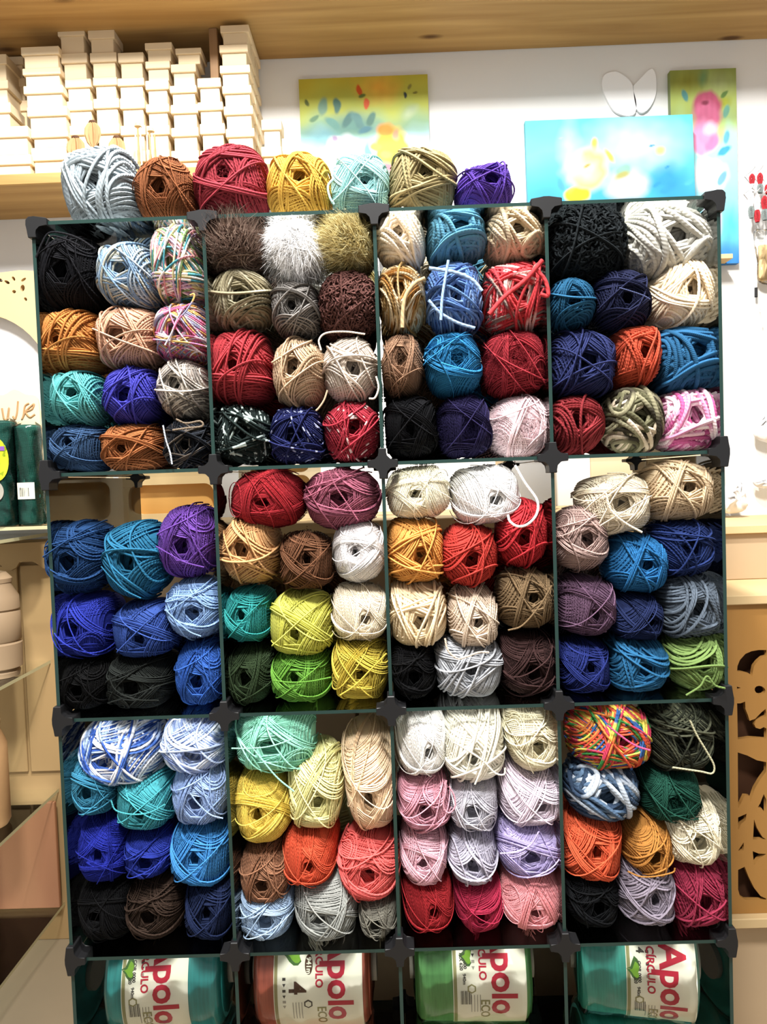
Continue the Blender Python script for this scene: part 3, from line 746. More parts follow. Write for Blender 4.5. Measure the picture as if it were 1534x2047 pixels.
# ------------------------------------------------------------------ shelves and wooden boxes
SF = 0.81                                                   # front of the wall shelves
zt, zb = at(60, 346, SF).z, at(60, 369, SF).z
xr = at(585, 350, 0.95).x
sh = MB().box(-2.2, xr, SF, WALL, zb, zt).obj('wall_shelf', M['pine'], None, 0.003)
tag(sh, 'pine wall shelf carrying the pale wooden boxes', 'shelf')
SHELF_Z = zt
zu = at(1300, 88, WALL).z
up = MB().box(-2.2, 2.2, SF-0.12, WALL, zu, zu+0.045).obj('wall_shelf', M['pine'], None, 0.003)
tag(up, 'long pine shelf running along the top of the wall', 'shelf')
dv = at(428, 60, 0.92)
tag(MB().box(dv.x-0.012, dv.x+0.012, 0.90, WALL, SHELF_Z, zu).obj('shelf_divider', M['pine_v'], None, 0.002), 'upright wooden board between the two pine shelves among boxes', 'board')
def ordinal(i): return ['top', 'second', 'third', 'fourth', 'fifth', 'sixth', 'seventh'][i]
def wbox(x0, x1, z0, z1, yf, dep, lab, group, lid=0.4):
    e = link('wooden_box', MB().box(x0+0.006, x1-0.006, yf+0.006, yf+dep-0.006, z0, z1-0.006).mesh('wooden_box', 0.0015), M['mdf'])
    lh = (z1-z0)*lid
    l = link('lid', MB().box(x0, x1, yf, yf+dep, z1-lh, z1-0.0008).mesh('lid', 0.0015), M['mdf'], e)
    tag(e, lab, 'box', group)
    return e
def stack(name, yf, boxes, tops, dep=0.075, bottom=None, rows=1):
    """boxes: px x-ranges, tops: px y of each lid top; bottom rests on the shelf"""
    zs = [at((b[0]+b[1])/2, t, yf).z for b, t in zip(boxes, tops)]
    zs.append(SHELF_Z+0.0005 if bottom is None else bottom)
    for i, b in enumerate(boxes):
        xa, xb = at(b[0], tops[i], yf).x, at(b[1], tops[i], yf).x
        for r in range(rows):
            lab = 'pale lidded wooden box, %s down the %s' % (ordinal(i), name) if i else 'pale lidded wooden box on top of the %s' % name
            if r: lab = 'pale lidded wooden box, row %s behind, %s down the %s' % (['', 'two', 'three'][r], ordinal(i), name)
            wbox(xa, xb, zs[i+1]+0.0006, zs[i], yf+r*(dep+0.002), dep, lab, 'boxes in the '+name)
BF = 0.87
stack('leftmost tall stack', BF, [(41, 117), (44, 120), (46, 125), (53, 133), (61, 135), (61, 132)], [92, 135, 170, 212, 262, 294], dep=0.10)
stack('second stack', BF+0.02, [(114, 168), (121, 173), (129, 181), (133, 184), (138, 187), (140, 187)], [49, 105, 157, 201, 250, 300])
stack('third stack', BF+0.02, [(175, 228), (179, 232), (185, 233), (186, 237), (190, 238), (191, 239)], [59, 104, 153, 196, 246, 300])
stack('fourth stack', BF+0.02, [(235, 286), (234, 287), (239, 288), (240, 290), (242, 290)], [104, 155, 195, 250, 300])
stack('fifth stack', BF+0.02, [(289, 343), (290, 339), (290, 336), (291, 337), (292, 338), (292, 338)], [84, 121, 160, 207, 250, 298])
stack('sixth stack', BF+0.02, [(350, 402), (341, 391), (339, 392), (341, 395), (342, 396), (342, 397)], [95, 127, 170, 208, 254, 300])
stack('seventh stack', BF+0.02, [(394, 441), (395, 445), (399, 449), (400, 450)], [155, 203, 246, 300])
stack('eighth stack', BF, [(440, 497), (438, 495), (439, 499), (444, 502), (447, 505), (451, 508), (452, 509)], [49, 88, 129, 170, 211, 256, 300], rows=3, dep=0.066)
stack('short stack beside the painting', BF, [(522, 562), (522, 562)], [238, 292], dep=0.06)
stack('low front stack at the left edge', BF-0.015, [(-28, 55), (-28, 61)], [252, 309], dep=0.09)
stack('brown stack at the far left', BF+0.04, [(-50, 12), (-50, 15), (-50, 20), (-50, 22)], [108, 160, 205, 258], dep=0.10)
stack('narrow back stack by the left edge', BF+0.125, [(12, 46), (18, 50), (24, 54), (26, 56), (26, 58)], [112, 155, 200, 255, 305], dep=0.07)

# laser-cut ornaments standing in front of the boxes
def ornament(px, ytop, ybot, w, lab):
    yf = SF+0.012
    e = empty('wooden_balloon', at(px, 345, yf)); e.location.z = SHELF_Z
    e.location.y = SF+0.012
    z1 = at(px, ytop, yf).z-SHELF_Z; z0 = at(px, ybot, yf).z-SHELF_Z; hw = w/1540*2.19/2
    prof = [(0.25, 0), (0.7, 0.18), (1.0, 0.5), (0.92, 0.75), (0.55, 0.93), (0.2, 1.0)]
    for i in range(5):
        a = math.pi*i/5
        mb = MB(); pts = [(r*hw, z0+t*(z1-z0)) for r, t in prof]+[(-r*hw, z0+t*(z1-z0)) for r, t in prof[::-1]]
        me = mb.prism(pts, -0.0009, 0.0009).mesh('fin')
        o = link('fin', me, M['kraft'], e); o.rotation_euler.z = a; o.scale.y = 1; o.scale.x = 1
    MB().cyl((0, 0, z1+0.001), hw*0.45, hw*0.3, 0.006, 12).obj('cap', M['brown'], e)
    mb = MB()
    for a in (0, 2.1, 4.2): mb.box(hw*0.2*math.cos(a)-0.0012, hw*0.2*math.cos(a)+0.0012, hw*0.2*math.sin(a)-0.0012, hw*0.2*math.sin(a)+0.0012, 0, z0+0.004)
    mb.box(-hw*0.35, hw*0.35, -hw*0.35, hw*0.35, 0, 0.012).obj('stem', M['mdf'], e)
    e.scale = (1, 0.35, 1)
    tag(e, lab, 'ornament', 'slotted balloon ornaments')
ornament(154, 274, 326, 38, 'slatted wooden balloon ornament, leftmost in front of the boxes')
ornament(189, 243, 294, 34, 'tallest slatted wooden balloon ornament in front of the boxes')
ornament(236, 274, 322, 34, 'slatted wooden balloon ornament right of the tallest one')
def sticks(px, y0, lab, n=3):
    e = empty('wooden_figure', (at(px, y0, SF+0.02).x, SF+0.02, SHELF_Z)); h = at(px, y0, SF+0.02).z-SHELF_Z
    for i in range(n):
        MB().box((i-n/2)*0.007, (i-n/2)*0.007+0.0045, -0.002, 0.002, 0, h*(0.9+0.1*((i*7) % 3)/2)).obj('slat', M['kraft'] if i % 2 else M['mdf'], e, 0.0006)
    MB().box(-n*0.0045, n*0.0045, -0.006, 0.006, 0, 0.006).obj('base', M['mdf'], e, 0.0006)
    MB().cyl((0, 0, h+0.003), 0.010, 0.007, 0.01, 10).obj('top', M['mdf2'], e)
    tag(e, lab, 'ornament')
sticks(276, 252, 'slim wooden slat figure behind the brown yarn ball')
sticks(302, 262, 'pale wooden slat figure next to the slim slat figure', 4)

# ------------------------------------------------------------------ paintings
def painting(name_label, c00, c10, ybot, Y, blobs, grad, lean=0.0, thick=0.022, nx=150, vis=1.0, tone=0.88):
    a, b = at(*c00, Y), at(*c10, Y); w = b.x-a.x; ztop = (a.z+b.z)/2; h = ztop-(at(c00[0], ybot, Y).z if ybot else at(1460, 507, 0.995).z+0.002)
    ny = int(nx*h/w)
    U, V = np.meshgrid(np.linspace(0, 1, nx), np.linspace(0, 1, ny))       # V: 0 top
    rng = np.random.default_rng(int(c00[0]))
    def nz(f, s):
        o = np.zeros_like(U); r = np.random.default_rng(s)
        for k in range(6):
            kx, ky, p = r.normal(0, f), r.normal(0, f), r.uniform(0, 6.28)
            o += np.sin(kx*U*6.28+ky*V*6.28+p)
        return o/6
    C = np.zeros(U.shape+(3,))
    ks = sorted(grad); cols = np.array([hexc(grad[k]) for k in ks])
    vv = np.clip(V/vis+0.10*nz(1.3, 3), 0, 1)
    for ch in range(3): C[..., ch] = np.interp(vv, ks, cols[:, ch])
    C *= (1+0.10*nz(3, 9))[..., None]
    for bl in blobs:
        u, v, ru, rv, ang, col, soft = bl
        v *= vis
        du, dv_ = (U-u)+0.012*nz(5, 21), (V-v)*h/w+0.012*nz(5, 22)
        ca, sa = math.cos(ang), math.sin(ang)
        x = (du*ca+dv_*sa)/ru; y = (-du*sa+dv_*ca)/(rv*h/w if False else rv)
        d = np.sqrt(x*x+y*y)+0.12*nz(6, int(u*100+v*31))
        al = np.clip((1-d)/soft, 0, 1)[..., None]
        C = C*(1-al)+np.array(hexc(col))*(1+0.10*nz(7, 5))[..., None]*al
    C = np.clip(C*tone, 0, 0.93)
    verts = np.stack([U*w, np.zeros_like(U), -V*h], -1).reshape(-1, 3)
    i = np.arange(ny-1)[:, None]*nx; j = np.arange(nx-1)[None, :]
    Q = np.stack([i+j, i+nx+j, i+nx+j+1, i+j+1], -1).reshape(-1, 4)
    colr = np.concatenate([C.reshape(-1, 3), np.ones((nx*ny, 1))], 1)
    # canvas sides
    base = len(verts); z = [(0, 0), (w, 0), (w, -h), (0, -h)]
    ring = [0, nx-1, nx*ny-1, nx*(ny-1)]
    verts = np.concatenate([verts, np.array([(x, thick, zz) for x, zz in z])]); colr = np.concatenate([colr, colr[ring]])
    ex = [[ring[k], ring[(k+1) % 4], base+(k+1) % 4, base+k] for k in range(4)]+[[base+3, base+2, base+1, base]]
    Q = np.concatenate([Q, np.array(ex)])
    me = np_mesh('canvas_painting', verts, Q, False, {'paint': colr})
    if 'canvas' not in M:
        m, nt, N, L, P = new_mat('painted_canvas')
        at_ = N.new('ShaderNodeAttribute'); at_.attribute_name = 'paint'; L.new(at_.outputs['Color'], P.inputs['Base Color'])
        P.inputs['Roughness'].default_value = 0.55; P.inputs['Specular IOR Level'].default_value = 0.25
        no = N.new('ShaderNodeTexNoise'); no.inputs['Scale'].default_value = 160; bm_ = N.new('ShaderNodeBump'); bm_.inputs['Strength'].default_value = 0.25; bm_.inputs['Distance'].default_value = 0.001
        L.new(no.outputs['Fac'], bm_.inputs['Height']); L.new(bm_.outputs['Normal'], P.inputs['Normal'])
        M['canvas'] = m
    o = link('canvas_painting', me, M['canvas']); o.location = (a.x, Y, ztop); o.rotation_euler = (lean, math.radians(0), 0)
    tag(o, name_label, 'painting')
    return o
leaf = lambda u, v, s, a, c, so=0.35: (u, v, s*0.45, s, a, c, so)
painting('square floral painting with a white and a yellow bloom', (597, 157), (855, 150), 440, WALL-0.024,
 [(0.62, 0.08, 0.22, 0.16, 0.2, 'd8a23a', 0.9), (0.18, 0.42, 0.26, 0.14, 0, '6fa0a8', 0.8), (0.42, 0.34, 0.26, 0.12, 0.1, '5d8a80', 0.7)]
 + [leaf(0.18, 0.20, 0.09, 0.2, '6d907c'), leaf(0.29, 0.20, 0.07, 0, '4d7468'), leaf(0.37, 0.30, 0.08, 0.7, '47706c'), leaf(0.45, 0.31, 0.09, -0.5, '557f7c'), leaf(0.55, 0.30, 0.07, 0.4, '4d7468'), leaf(0.11, 0.28, 0.05, 1.1, '5a7f60'), leaf(0.25, 0.32, 0.08, -0.9, '5f8f86'), leaf(0.50, 0.38, 0.07, 1.2, '4a7a86')]
 + [leaf(0.465, 0.09, 0.055, -0.3, 'c4521c', 0.3), leaf(0.52, 0.19, 0.05, 0.1, 'c8562a', 0.3), leaf(0.49, 0.135, 0.04, 1.5, '5b6a2c'), leaf(0.06, 0.17, 0.035, -0.2, '56622a'), leaf(0.82, 0.14, 0.03, 0, '2f3a3c', 0.3), leaf(0.86, 0.08, 0.03, 0.5, '7f7a3a'), leaf(0.90, 0.13, 0.025, 1.2, '6f6a2a')]
 + [(0.86, 0.26, 0.10, 0.05, -0.6, '9fb08a', 0.7), (0.32, 0.60, 0.17, 0.24, 0.1, 'e9e6ea', 0.35), (0.28, 0.47, 0.10, 0.07, 0.4, 'd8c8c8', 0.6), (0.27, 0.43, 0.04, 0.03, 0.8, '8f7f9c', 0.5),
    (0.70, 0.52, 0.17, 0.20, 0, 'e8c62c', 0.35), (0.66, 0.38, 0.09, 0.06, 0, 'd98a2c', 0.5), (0.74, 0.42, 0.04, 0.06, 0, 'c08a6c', 0.5), (0.58, 0.50, 0.05, 0.04, 0, 'f0dc3a', 0.5), (0.66, 0.56, 0.06, 0.04, 0, 'f2e04a', 0.5), (0.70, 0.66, 0.14, 0.05, 0.5, 'c86a78', 0.6), (0.13, 0.63, 0.06, 0.04, 0, '5fb0d8', 0.6), (0.52, 0.54, 0.03, 0.10, 0, '5a94b8', 0.5), (0.88, 0.50, 0.05, 0.08, 0, 'c2d2b0', 0.6)],
 {0.0: 'b7a936', 0.22: 'a8b04c', 0.36: '86a884', 0.48: '9fc8d8', 0.75: '8fc4dc', 1.0: 'a8cbe0'})
painting('wide turquoise painting with cream flowers and yellow petal', (1050, 243), (1385, 227), None, 1.002,
 [(0.65, 0.35, 0.40, 0.22, 0, 'b0bcb8', 0.9), (0.36, 0.62, 0.15, 0.16, 0.1, 'cdb878', 0.4), (0.36, 0.62, 0.09, 0.09, 0.1, 'd8cba8', 0.6), (0.60, 0.82, 0.16, 0.12, 0, 'c8b4b4', 0.5), (0.30, 0.92, 0.09, 0.055, 0, 'e6d21c', 0.3),
  (0.84, 0.78, 0.14, 0.13, 0, '2f8cc0', 0.7), leaf(0.84, 0.62, 0.02, 1, '2f86b8'), leaf(0.78, 0.82, 0.03, 1, '2a86bc'), leaf(0.82, 0.90, 0.04, 1.2, '2f8cc0'), leaf(0.97, 0.80, 0.04, 1.2, '4aa8d8'), leaf(0.20, 0.78, 0.05, -0.4, '3f94c4'), (0.58, 0.64, 0.06, 0.045, -0.4, '7fb0a0', 0.4), (0.57, 0.70, 0.06, 0.025, -0.4, '9a9a5c', 0.5), (0.41, 0.30, 0.025, 0.05, 0, 'd8c04a', 0.6), (0.50, 0.46, 0.02, 0.06, -0.6, 'd0b84c', 0.6), leaf(0.27, 0.20, 0.015, 0, '3f6468'), leaf(0.21, 0.22, 0.017, 1.4, '7fb8b4'), leaf(0.75, 0.36, 0.02, 1.4, '3f84ac'), (0.80, 0.42, 0.04, 0.03, 0, 'c8b878', 0.7), (0.36, 0.56, 0.03, 0.012, -0.4, 'c48a4a', 0.5), (0.26, 0.40, 0.09, 0.25, 0, '9fc4c8', 0.9)],
 {0.0: '4fb4c4', 0.4: '66bcc8', 0.75: '46aac4', 1.0: '3496bc'}, lean=-0.04, vis=0.60, tone=0.72)
painting('tall narrow painting with pink roses on green and blue', (1340, 141), (1472, 136), 531, WALL-0.024,
 [(0.25, 0.06, 0.35, 0.25, 0, '8a8a34', 0.9), (0.75, 0.08, 0.30, 0.25, 0.3, 'a4b074', 0.9), (0.50, 0.04, 0.10, 0.20, 0.2, '6f8f5c', 0.8), (0.80, 0.17, 0.16, 0.12, 0, '98a03a', 0.7), leaf(0.22, 0.13, 0.12, -0.4, '4f8480'), (0.55, 0.18, 0.25, 0.24, 0, 'a84e68', 0.3), (0.55, 0.24, 0.26, 0.26, 0, 'c4688a', 0.4), (0.48, 0.34, 0.26, 0.30, 0, 'd684a8', 0.4), (0.60, 0.30, 0.14, 0.14, 0.5, 'e8b2c8', 0.6), (0.62, 0.38, 0.10, 0.18, 0.6, 'dc74a0', 0.5), (0.42, 0.40, 0.10, 0.18, -0.5, 'e08ab0', 0.5), (0.52, 0.17, 0.07, 0.05, 0, '7a3448', 0.6),
  leaf(0.82, 0.13, 0.08, 0.8, '5c7a40'), leaf(0.84, 0.22, 0.12, 0.3, '6aa08c'), leaf(0.84, 0.35, 0.12, 0.2, '5a9cb0'), leaf(0.80, 0.42, 0.14, 1.0, '3f94c8'), (0.55, 0.54, 0.36, 0.30, 0, 'e6e6e8', 0.5), leaf(0.76, 0.56, 0.14, 0.5, '6a9cb4'), (0.60, 0.78, 0.18, 0.35, 0, 'd8649c', 0.5), (0.9, 0.8, 0.2, 0.4, 0, '4fb0dc', 0.9), (0.6, 0.96, 0.5, 0.25, 0, '2f78b8', 0.8)],
 {0.0: '8a944a', 0.15: '9cab5c', 0.30: 'a2bc7c', 0.42: '9ad2d2', 0.6: '8fd0e0', 0.8: '6fbfe0', 1.0: '2a6cae'}, nx=90)

# white wing-shaped decoration
wg = empty('wall_wings', at(1262, 220, WALL)); wg.location.y = WALL
for pts, nm in (([(1206, 152), (1222, 143), (1240, 147), (1262, 164), (1266, 180), (1272, 205), (1270, 228), (1252, 232), (1228, 222), (1212, 196), (1204, 172)], 'wing'),
            ([(1266, 172), (1280, 158), (1300, 138), (1308, 142), (1312, 160), (1311, 190), (1300, 214), (1286, 226), (1274, 220), (1268, 196)], 'wing')):
    q = [at(x, y, WALL-0.008) for x, y in pts]; q = catmull([(v.x, v.z, 0) for v in q]+[(q[0].x, q[0].z, 0)], 4)[:-1]
    o = MB().prism([(v[0]-wg.location.x, v[1]-wg.location.z) for v in q], -0.010, 0).obj(nm, M['white'], wg, 0.002)
tag(wg, 'pair of white wing shapes on the wall above turquoise painting', 'decoration')

# ------------------------------------------------------------------ curve plates with holes
def plate(name, outer, holes, y0, y1, mat, parent=None):
    """outer / holes: lists of world (x,z) loops -> solid plate between y0 and y1 with real openings"""
    cu = bpy.data.curves.new(name, 'CURVE'); cu.dimensions = '2D'; cu.fill_mode = 'BOTH'; cu.extrude = abs(y1-y0)/2
    for lp in [outer]+holes:
        s = cu.splines.new('POLY'); s.points.add(len(lp)-1); s.use_cyclic_u = True
        for p, q in zip(s.points, lp): p.co = (q[0], q[1], 0, 1)
    t = bpy.data.objects.new('tmp', cu); COL.objects.link(t)
    dg = bpy.context.evaluated_depsgraph_get(); me = bpy.data.meshes.new_from_object(t.evaluated_get(dg))
    bpy.data.objects.remove(t); bpy.data.curves.remove(cu)
    me.transform(Matrix(((1, 0, 0, 0), (0, 0, -1, (y0+y1)/2), (0, 1, 0, 0), (0, 0, 0, 1))))
    me.name = name; me.materials.clear()
    return link(name, me, mat, parent)
def pxl(pts, Y): return [(at(x, y, Y).x, at(x, y, Y).z) for x, y in pts]
def smooth_loop(l, n=3):
    P = [(p[0], p[1], 0) for p in l]; m = len(P)
    return [(v[0], v[1]) for v in catmull([P[-1]]+P+[P[0], P[1]], n)[n:-n-1]][:m*n]

# ------------------------------------------------------------------ right: stepped wooden cabinet with a cut-out panda
z1 = at(1500, 1030, WALL-0.01).z; y1_ = at_z(1500, 1050, z1).y
z2 = at(1500, 1160, y1_).z; y2_ = at_z(1500, 1190, z2).y
XL = at(1436, 1300, y2_).x
cab = empty('wooden_cabinet', (XL+0.3, y2_, 0))
def part(name, x0, x1, y0, y1, z0, z1, mat, parent, bevel=0.002):
    o = MB().box(x0, x1, y0, y1, z0, z1).obj(name, mat, None, bevel); o.parent = parent; o.matrix_parent_inverse = Matrix.Translation(parent.location).inverted(); return o
XR = 1.75
part('top_board', 0.62, XR, y1_, WALL-0.003, z1-0.022, z1, M['mdf2'], cab)
part('upper_panel', 0.64, XR, y1_+0.015, WALL-0.003, z2+0.0005, z1-0.0225, M['mdf3'], cab)
part('lower_board', XL-0.08, XR, y2_, WALL-0.003, z2-0.022, z2, M['mdf2'], cab)
yp = y2_+0.012
zpb = at(1500, 1826, yp).z
H7 = lambda l: [(1420+x/4.096, 980+y/4.096) for x, y in l]
H8 = lambda l: [(1420+x/2.669, 1280+y/2.669) for x, y in l]
holes_px = [H7([(222, 1480), (225, 1440), (245, 1390), (290, 1340), (340, 1318), (400, 1308), (462, 1308), (462, 1356), (430, 1365), (390, 1400), (360, 1440), (350, 1490), (348, 1525), (320, 1500), (270, 1487)]),
 H7([(410+44*math.cos(a*0.5236)+8*math.sin(a*0.5236), 1637+36*math.sin(a*0.5236)) for a in range(12)]),
 H7([(220, 1608), (252, 1618), (222, 1630)]),
 H7([(222, 1745), (250, 1745), (288, 1730), (290, 1790), (310, 1840), (325, 1888), (370, 1872), (420, 1820), (455, 1790), (462, 1850), (420, 1862), (380, 1880), (362, 1915), (375, 1945), (410, 1955), (440, 1940), (462, 1950), (462, 2035), (400, 2030), (330, 2025), (228, 2040)]),
 H8([(148, 598), (200, 615), (250, 640), (300, 650), (300, 700), (270, 740), (240, 790), (215, 865), (212, 830), (185, 828), (165, 870), (150, 895)]),
 H8([(150, 945), (195, 925), (190, 960), (165, 980), (155, 1010), (150, 1005)]),
 H8([(180, 1078), (180, 1120), (150, 1122)]),
 H8([(235, 955), (250, 1000), (280, 1050), (300, 1062), (230, 1062)]),
 H8([(228, 1125), (260, 1138), (300, 1140), (260, 1165), (235, 1200)]),
 H8([(255, 890), (268, 870), (287, 820), (300, 850), (300, 930), (275, 895)]),
 H8([(150, 1225), (185, 1208), (205, 1260), (235, 1320), (270, 1365), (300, 1378), (300, 1386), (190, 1385), (160, 1365), (150, 1330)])]
AX = 1545
allh = [pxl(h, yp) for h in holes_px]
axx = at(AX, 1500, yp).x
allh += [[(2*axx-x, z) for x, z in h][::-1] for h in allh]
o = plate('panda_panel', [(XL-0.06, zpb), (XR, zpb), (XR, z2-0.0225), (XL-0.06, z2-0.0225)], allh, yp, yp+0.012, M['honey'])
o.parent = cab; o.matrix_parent_inverse = Matrix.Translation(cab.location).inverted(); o['label'] = 'honey plywood front with cut-out panda and bamboo'
part('dark_backing', XL-0.05, XR-0.01, yp+0.045, yp+0.06, zpb, z2-0.023, M['brown'], cab)
part('bottom_board', XL-0.06, XR, y2_-0.01, WALL-0.003, zpb-0.024, zpb-0.0005, M['mdf2'], cab)
part('plinth', XL+0.02, XR, y2_+0.03, WALL-0.003, 0, zpb-0.0245, M['mdf3'], cab)
tag(cab, 'stepped wooden cabinet with panda cut-out front at right edge', 'cabinet')

# tall pale unit behind the upper far-right compartment
yb = 0.995
zc = at(300, 1050, 0.72).z
zb_ = at(1460, 507, yb).z; xb_ = at(1466, 510, yb).x
un = empty('wooden_unit', (0.8, yb, z1))
part('top_board', 0.33, xb_, yb, WALL-0.027, zb_-0.014, zb_, M['mdf2'], un, 0.001)
xq_ = at(1441, 700, yb).x
part('side_panel', xq_-0.015, xq_, yb+0.004, WALL-0.027, z1+0.0005, zb_-0.0145, M['mdf2'], un, 0.001)
part('side_panel', 0.50, 0.515, yb+0.004, WALL-0.027, zc+0.0005, zb_-0.0145, M['mdf2'], un, 0.001)
part('door_panel', 0.63, xq_-0.016, yb+0.02, yb+0.03, z1+0.0005, zb_-0.0145, M['mdf'], un, 0.001)
tag(un, 'tall shallow pale wooden unit behind the upper far-right compartment', 'wall unit')

# ------------------------------------------------------------------ counter behind the rack with wooden pieces
ct = empty('back_counter', (-0.2, 0.6, 0))
part('counter_top', -0.80, 0.615, 0.57, WALL-0.003, zc-0.03, zc, M['mdf2'], ct)
for i in range(4):
    x0 = -0.79+i*0.35
    part('door', x0, x0+0.34, 0.60, 0.618, 0.08, zc-0.031, M['mdf3'], ct)
part('plinth', -0.78, 0.60, 0.63, WALL-0.003, 0, zc-0.031, M['mdf3'], ct)
tag(ct, 'long wooden counter standing behind the glass rack', 'counter')
def rrect(x0, x1, z0, z1, r, n=5):
    out = []
    for cx, cz, a0 in ((x1-r, z1-r, 0), (x0+r, z1-r, 90), (x0+r, z0+r, 180), (x1-r, z0+r, 270)):
        for k in range(n+1):
            a = math.radians(a0+90*k/n); out.append((cx+r*math.cos(a), cz+r*math.sin(a)))
    return out
def tray(px0, px1, ytop, hpx, Y, lab, m1, m2, zc=None):
    zc = globals()['zc'] if zc is None else zc
    xa, xb, zt_ = at(px0, ytop, Y).x, at(px1, ytop, Y).x, at((px0+px1)/2, ytop, Y).z
    e = empty('wooden_tray', ((xa+xb)/2, Y, zc))
    hx0, hx1, hz0, hz1 = hpx
    hole = rrect(at(hx0, ytop, Y).x, at(hx1, ytop, Y).x, at(px0, hz1, Y).z, at(px0, hz0, Y).z, 0.025)
    o = plate('frame', rrect(xa, xb, zc+0.0005, zt_, 0.006), [hole], Y, Y+0.022, m1); o.parent = e; o.matrix_parent_inverse = Matrix.Translation(e.location).inverted()
    part('back', xa+0.004, xb-0.004, Y+0.0225, Y+0.03, zc+0.0005, zt_-0.004, m2, e, 0.0008)
    tag(e, lab, 'tray')
tray(110, 220, 930, (124, 212, 948, 1028), 0.90, 'cream wooden tray with rounded recess behind middle far-left compartment', M['mdf'], M['mdf3'], at(60, 1052, 0.84).z+0.0005)
tray(236, 436, 935, (262, 425, 972, 1030), 0.76, 'wooden tray with amber recess behind the purple yarn ball', M['mdf2'], M['amber'])
tray(440, 640, 930, (470, 620, 955, 1030), 0.78, 'pale wooden tray behind the scarlet yarn ball', M['mdf'], M['mdf2'])
xa, xb = at(1008, 960, 0.78).x, at(1112, 960, 0.78).x
dr = empty('drawer_box', ((xa+xb)/2, 0.78, zc)); zt_ = at(1080, 905, 0.78).z
part('carcass', xa, xb, 0.79, 0.95, zc+0.0005, zt_, M['mdf'], dr)
for k in range(3):
    zz = zc+0.004+k*(zt_-zc-0.004)/3
    d = part('drawer', xa+0.006, xb-0.006, 0.782, 0.79, zz, zz+(zt_-zc)/3-0.008, M['mdf2'], dr)
    k2 = MB().cyl(((xa+xb)/2, 0.776, zz+(zt_-zc)/6-0.004), 0.004, 0.004, 0.012, 10, 'Y').obj('knob', M['brown']); k2.parent = d
    k2.matrix_parent_inverse = (Matrix.Translation(dr.location) @ d.matrix_parent_inverse).inverted()
tag(dr, 'small pale drawer box behind the white yarn ball', 'drawer box')

# ------------------------------------------------------------------ left: glass wall shelves with wooden pieces
pts = [at(90, 1068, WALL), at(111, 1318, WALL), at(117, 1574, WALL), at(148, 1798, WALL)]
XG = sum(p.x for p in pts)/4
M['edge_reflect'] = plain('glass_edge_reflection', hexc('b9b48e'), 0.25, 0.5)  # bright reflection along the shelf edges, put into the base colour
gu = empty('glass_shelf_unit', (XG-0.3, 0.8, 0))
for p in pts:
    me = MB().box(-0.80, 0, -0.66, -0.003, -0.005, 0.005).mesh('glass_shelf')
    me.materials.append(M['glass']); me.materials.append(M['edge_reflect'])
    for q in me.polygons: q.material_index = 0 if abs(q.normal.z) > 0.9 else 1
    o = link('glass_shelf', me, None, gu); o.location = (XG-gu.location.x, WALL-gu.location.y, p.z)
for yy in (WALL-0.03, WALL-0.62):
    part('post', XG-0.815, XG-0.80, yy-0.012, yy+0.012, 0, EYE+0.25, M['plastic'], gu, 0.002)
tag(gu, 'glass wall shelves to the left of the rack', 'shelf unit')
zS0, zS1, zS2, zS3 = [p.z+0.0055 for p in pts]
zP = at(60, 1052, 0.84).z; xP = at(224, 1052, 0.84).x
me = MB().box(-2.0-xP, 0, 0, WALL-0.003-0.84, -0.01, 0).mesh('glass_shelf'); me.materials.append(M['glass']); me.materials.append(M['edge_reflect'])
for q in me.polygons: q.material_index = 0 if abs(q.normal.z) > 0.9 else 1
o = link('glass_shelf', me, None, gu); o.location = (xP-gu.location.x, 0.84-gu.location.y, zP)
zP += 0.0005
# wooden back cabinet
wc = empty('wooden_wardrobe', (-1.2, WALL-0.05, 0))
part('back_panel', -1.9, -0.80, WALL-0.022, WALL-0.003, 0, zS0-0.02, M['tan'], wc)
for x in (-1.62, -1.395, -1.17, -0.945):
    part('door_panel', x, min(x+0.215, -0.81), WALL-0.032, WALL-0.0225, zS2+0.06, zS0-0.10, M['tan'], wc)
ap = pxl([(-120, 1095), (100, 1082), (100, 1135), (88, 1136), (74, 1126), (66, 1122), (40, 1124), (34, 1134), (24, 1140), (10, 1138), (2, 1128), (-6, 1122), (-40, 1124), (-48, 1140), (-80, 1140), (-90, 1124), (-120, 1126)], WALL-0.05)
o = plate('scalloped_apron', ap, [], WALL-0.055, WALL-0.042, M['tan'], None); o.parent = wc; o.matrix_parent_inverse = Matrix.Translation(wc.location).inverted()
tag(wc, 'cream wooden wardrobe panels with scalloped apron behind glass shelves', 'wardrobe')
def jar(px, ytop, ybase_z, r, prof, lab, mat, Y):
    x = at(px, ytop, Y).x; h = at(px, ytop, Y).z-ybase_z
    e = link('wooden_jar', MB().lathe([(a*r, b*h) for a, b in prof], 32).mesh('wooden_jar', 0, True), mat); e.location = (x, Y, ybase_z+0.0005)
    l = link('lid', MB().lathe([(0.72*r, h), (0.74*r, h+0.012), (0.5*r, h+0.03), (0.12*r, h+0.036), (0.16*r, h+0.05), (0.05*r, h+0.056)], 32).mesh('lid', 0, True), mat, e)
    tag(e, lab, 'jar')
jar(-12, 1165, zS1, 0.066, [(0.85, 0), (0.9, 0.05), (0.82, 0.08), (1.0, 0.10), (1.02, 0.35), (0.93, 0.37), (1.0, 0.39), (1.0, 0.68), (0.93, 0.70), (1.0, 0.72), (0.98, 0.85), (0.7, 0.97), (0.7, 1.0)], 'taupe wooden jar with turned rings on glass shelf', M['jar'], 0.86)
jar(-30, 1450, zS2, 0.055, [(0.85, 0), (1.0, 0.05), (1.0, 0.8), (0.7, 0.95), (0.7, 1.0)], 'brown wooden jar on the lower glass shelf at left edge', M['kraft'], 0.80)
M['rose'] = wood('rose_wood', hexc('8f5c44'), hexc('a07454'), 2, 3, 5)
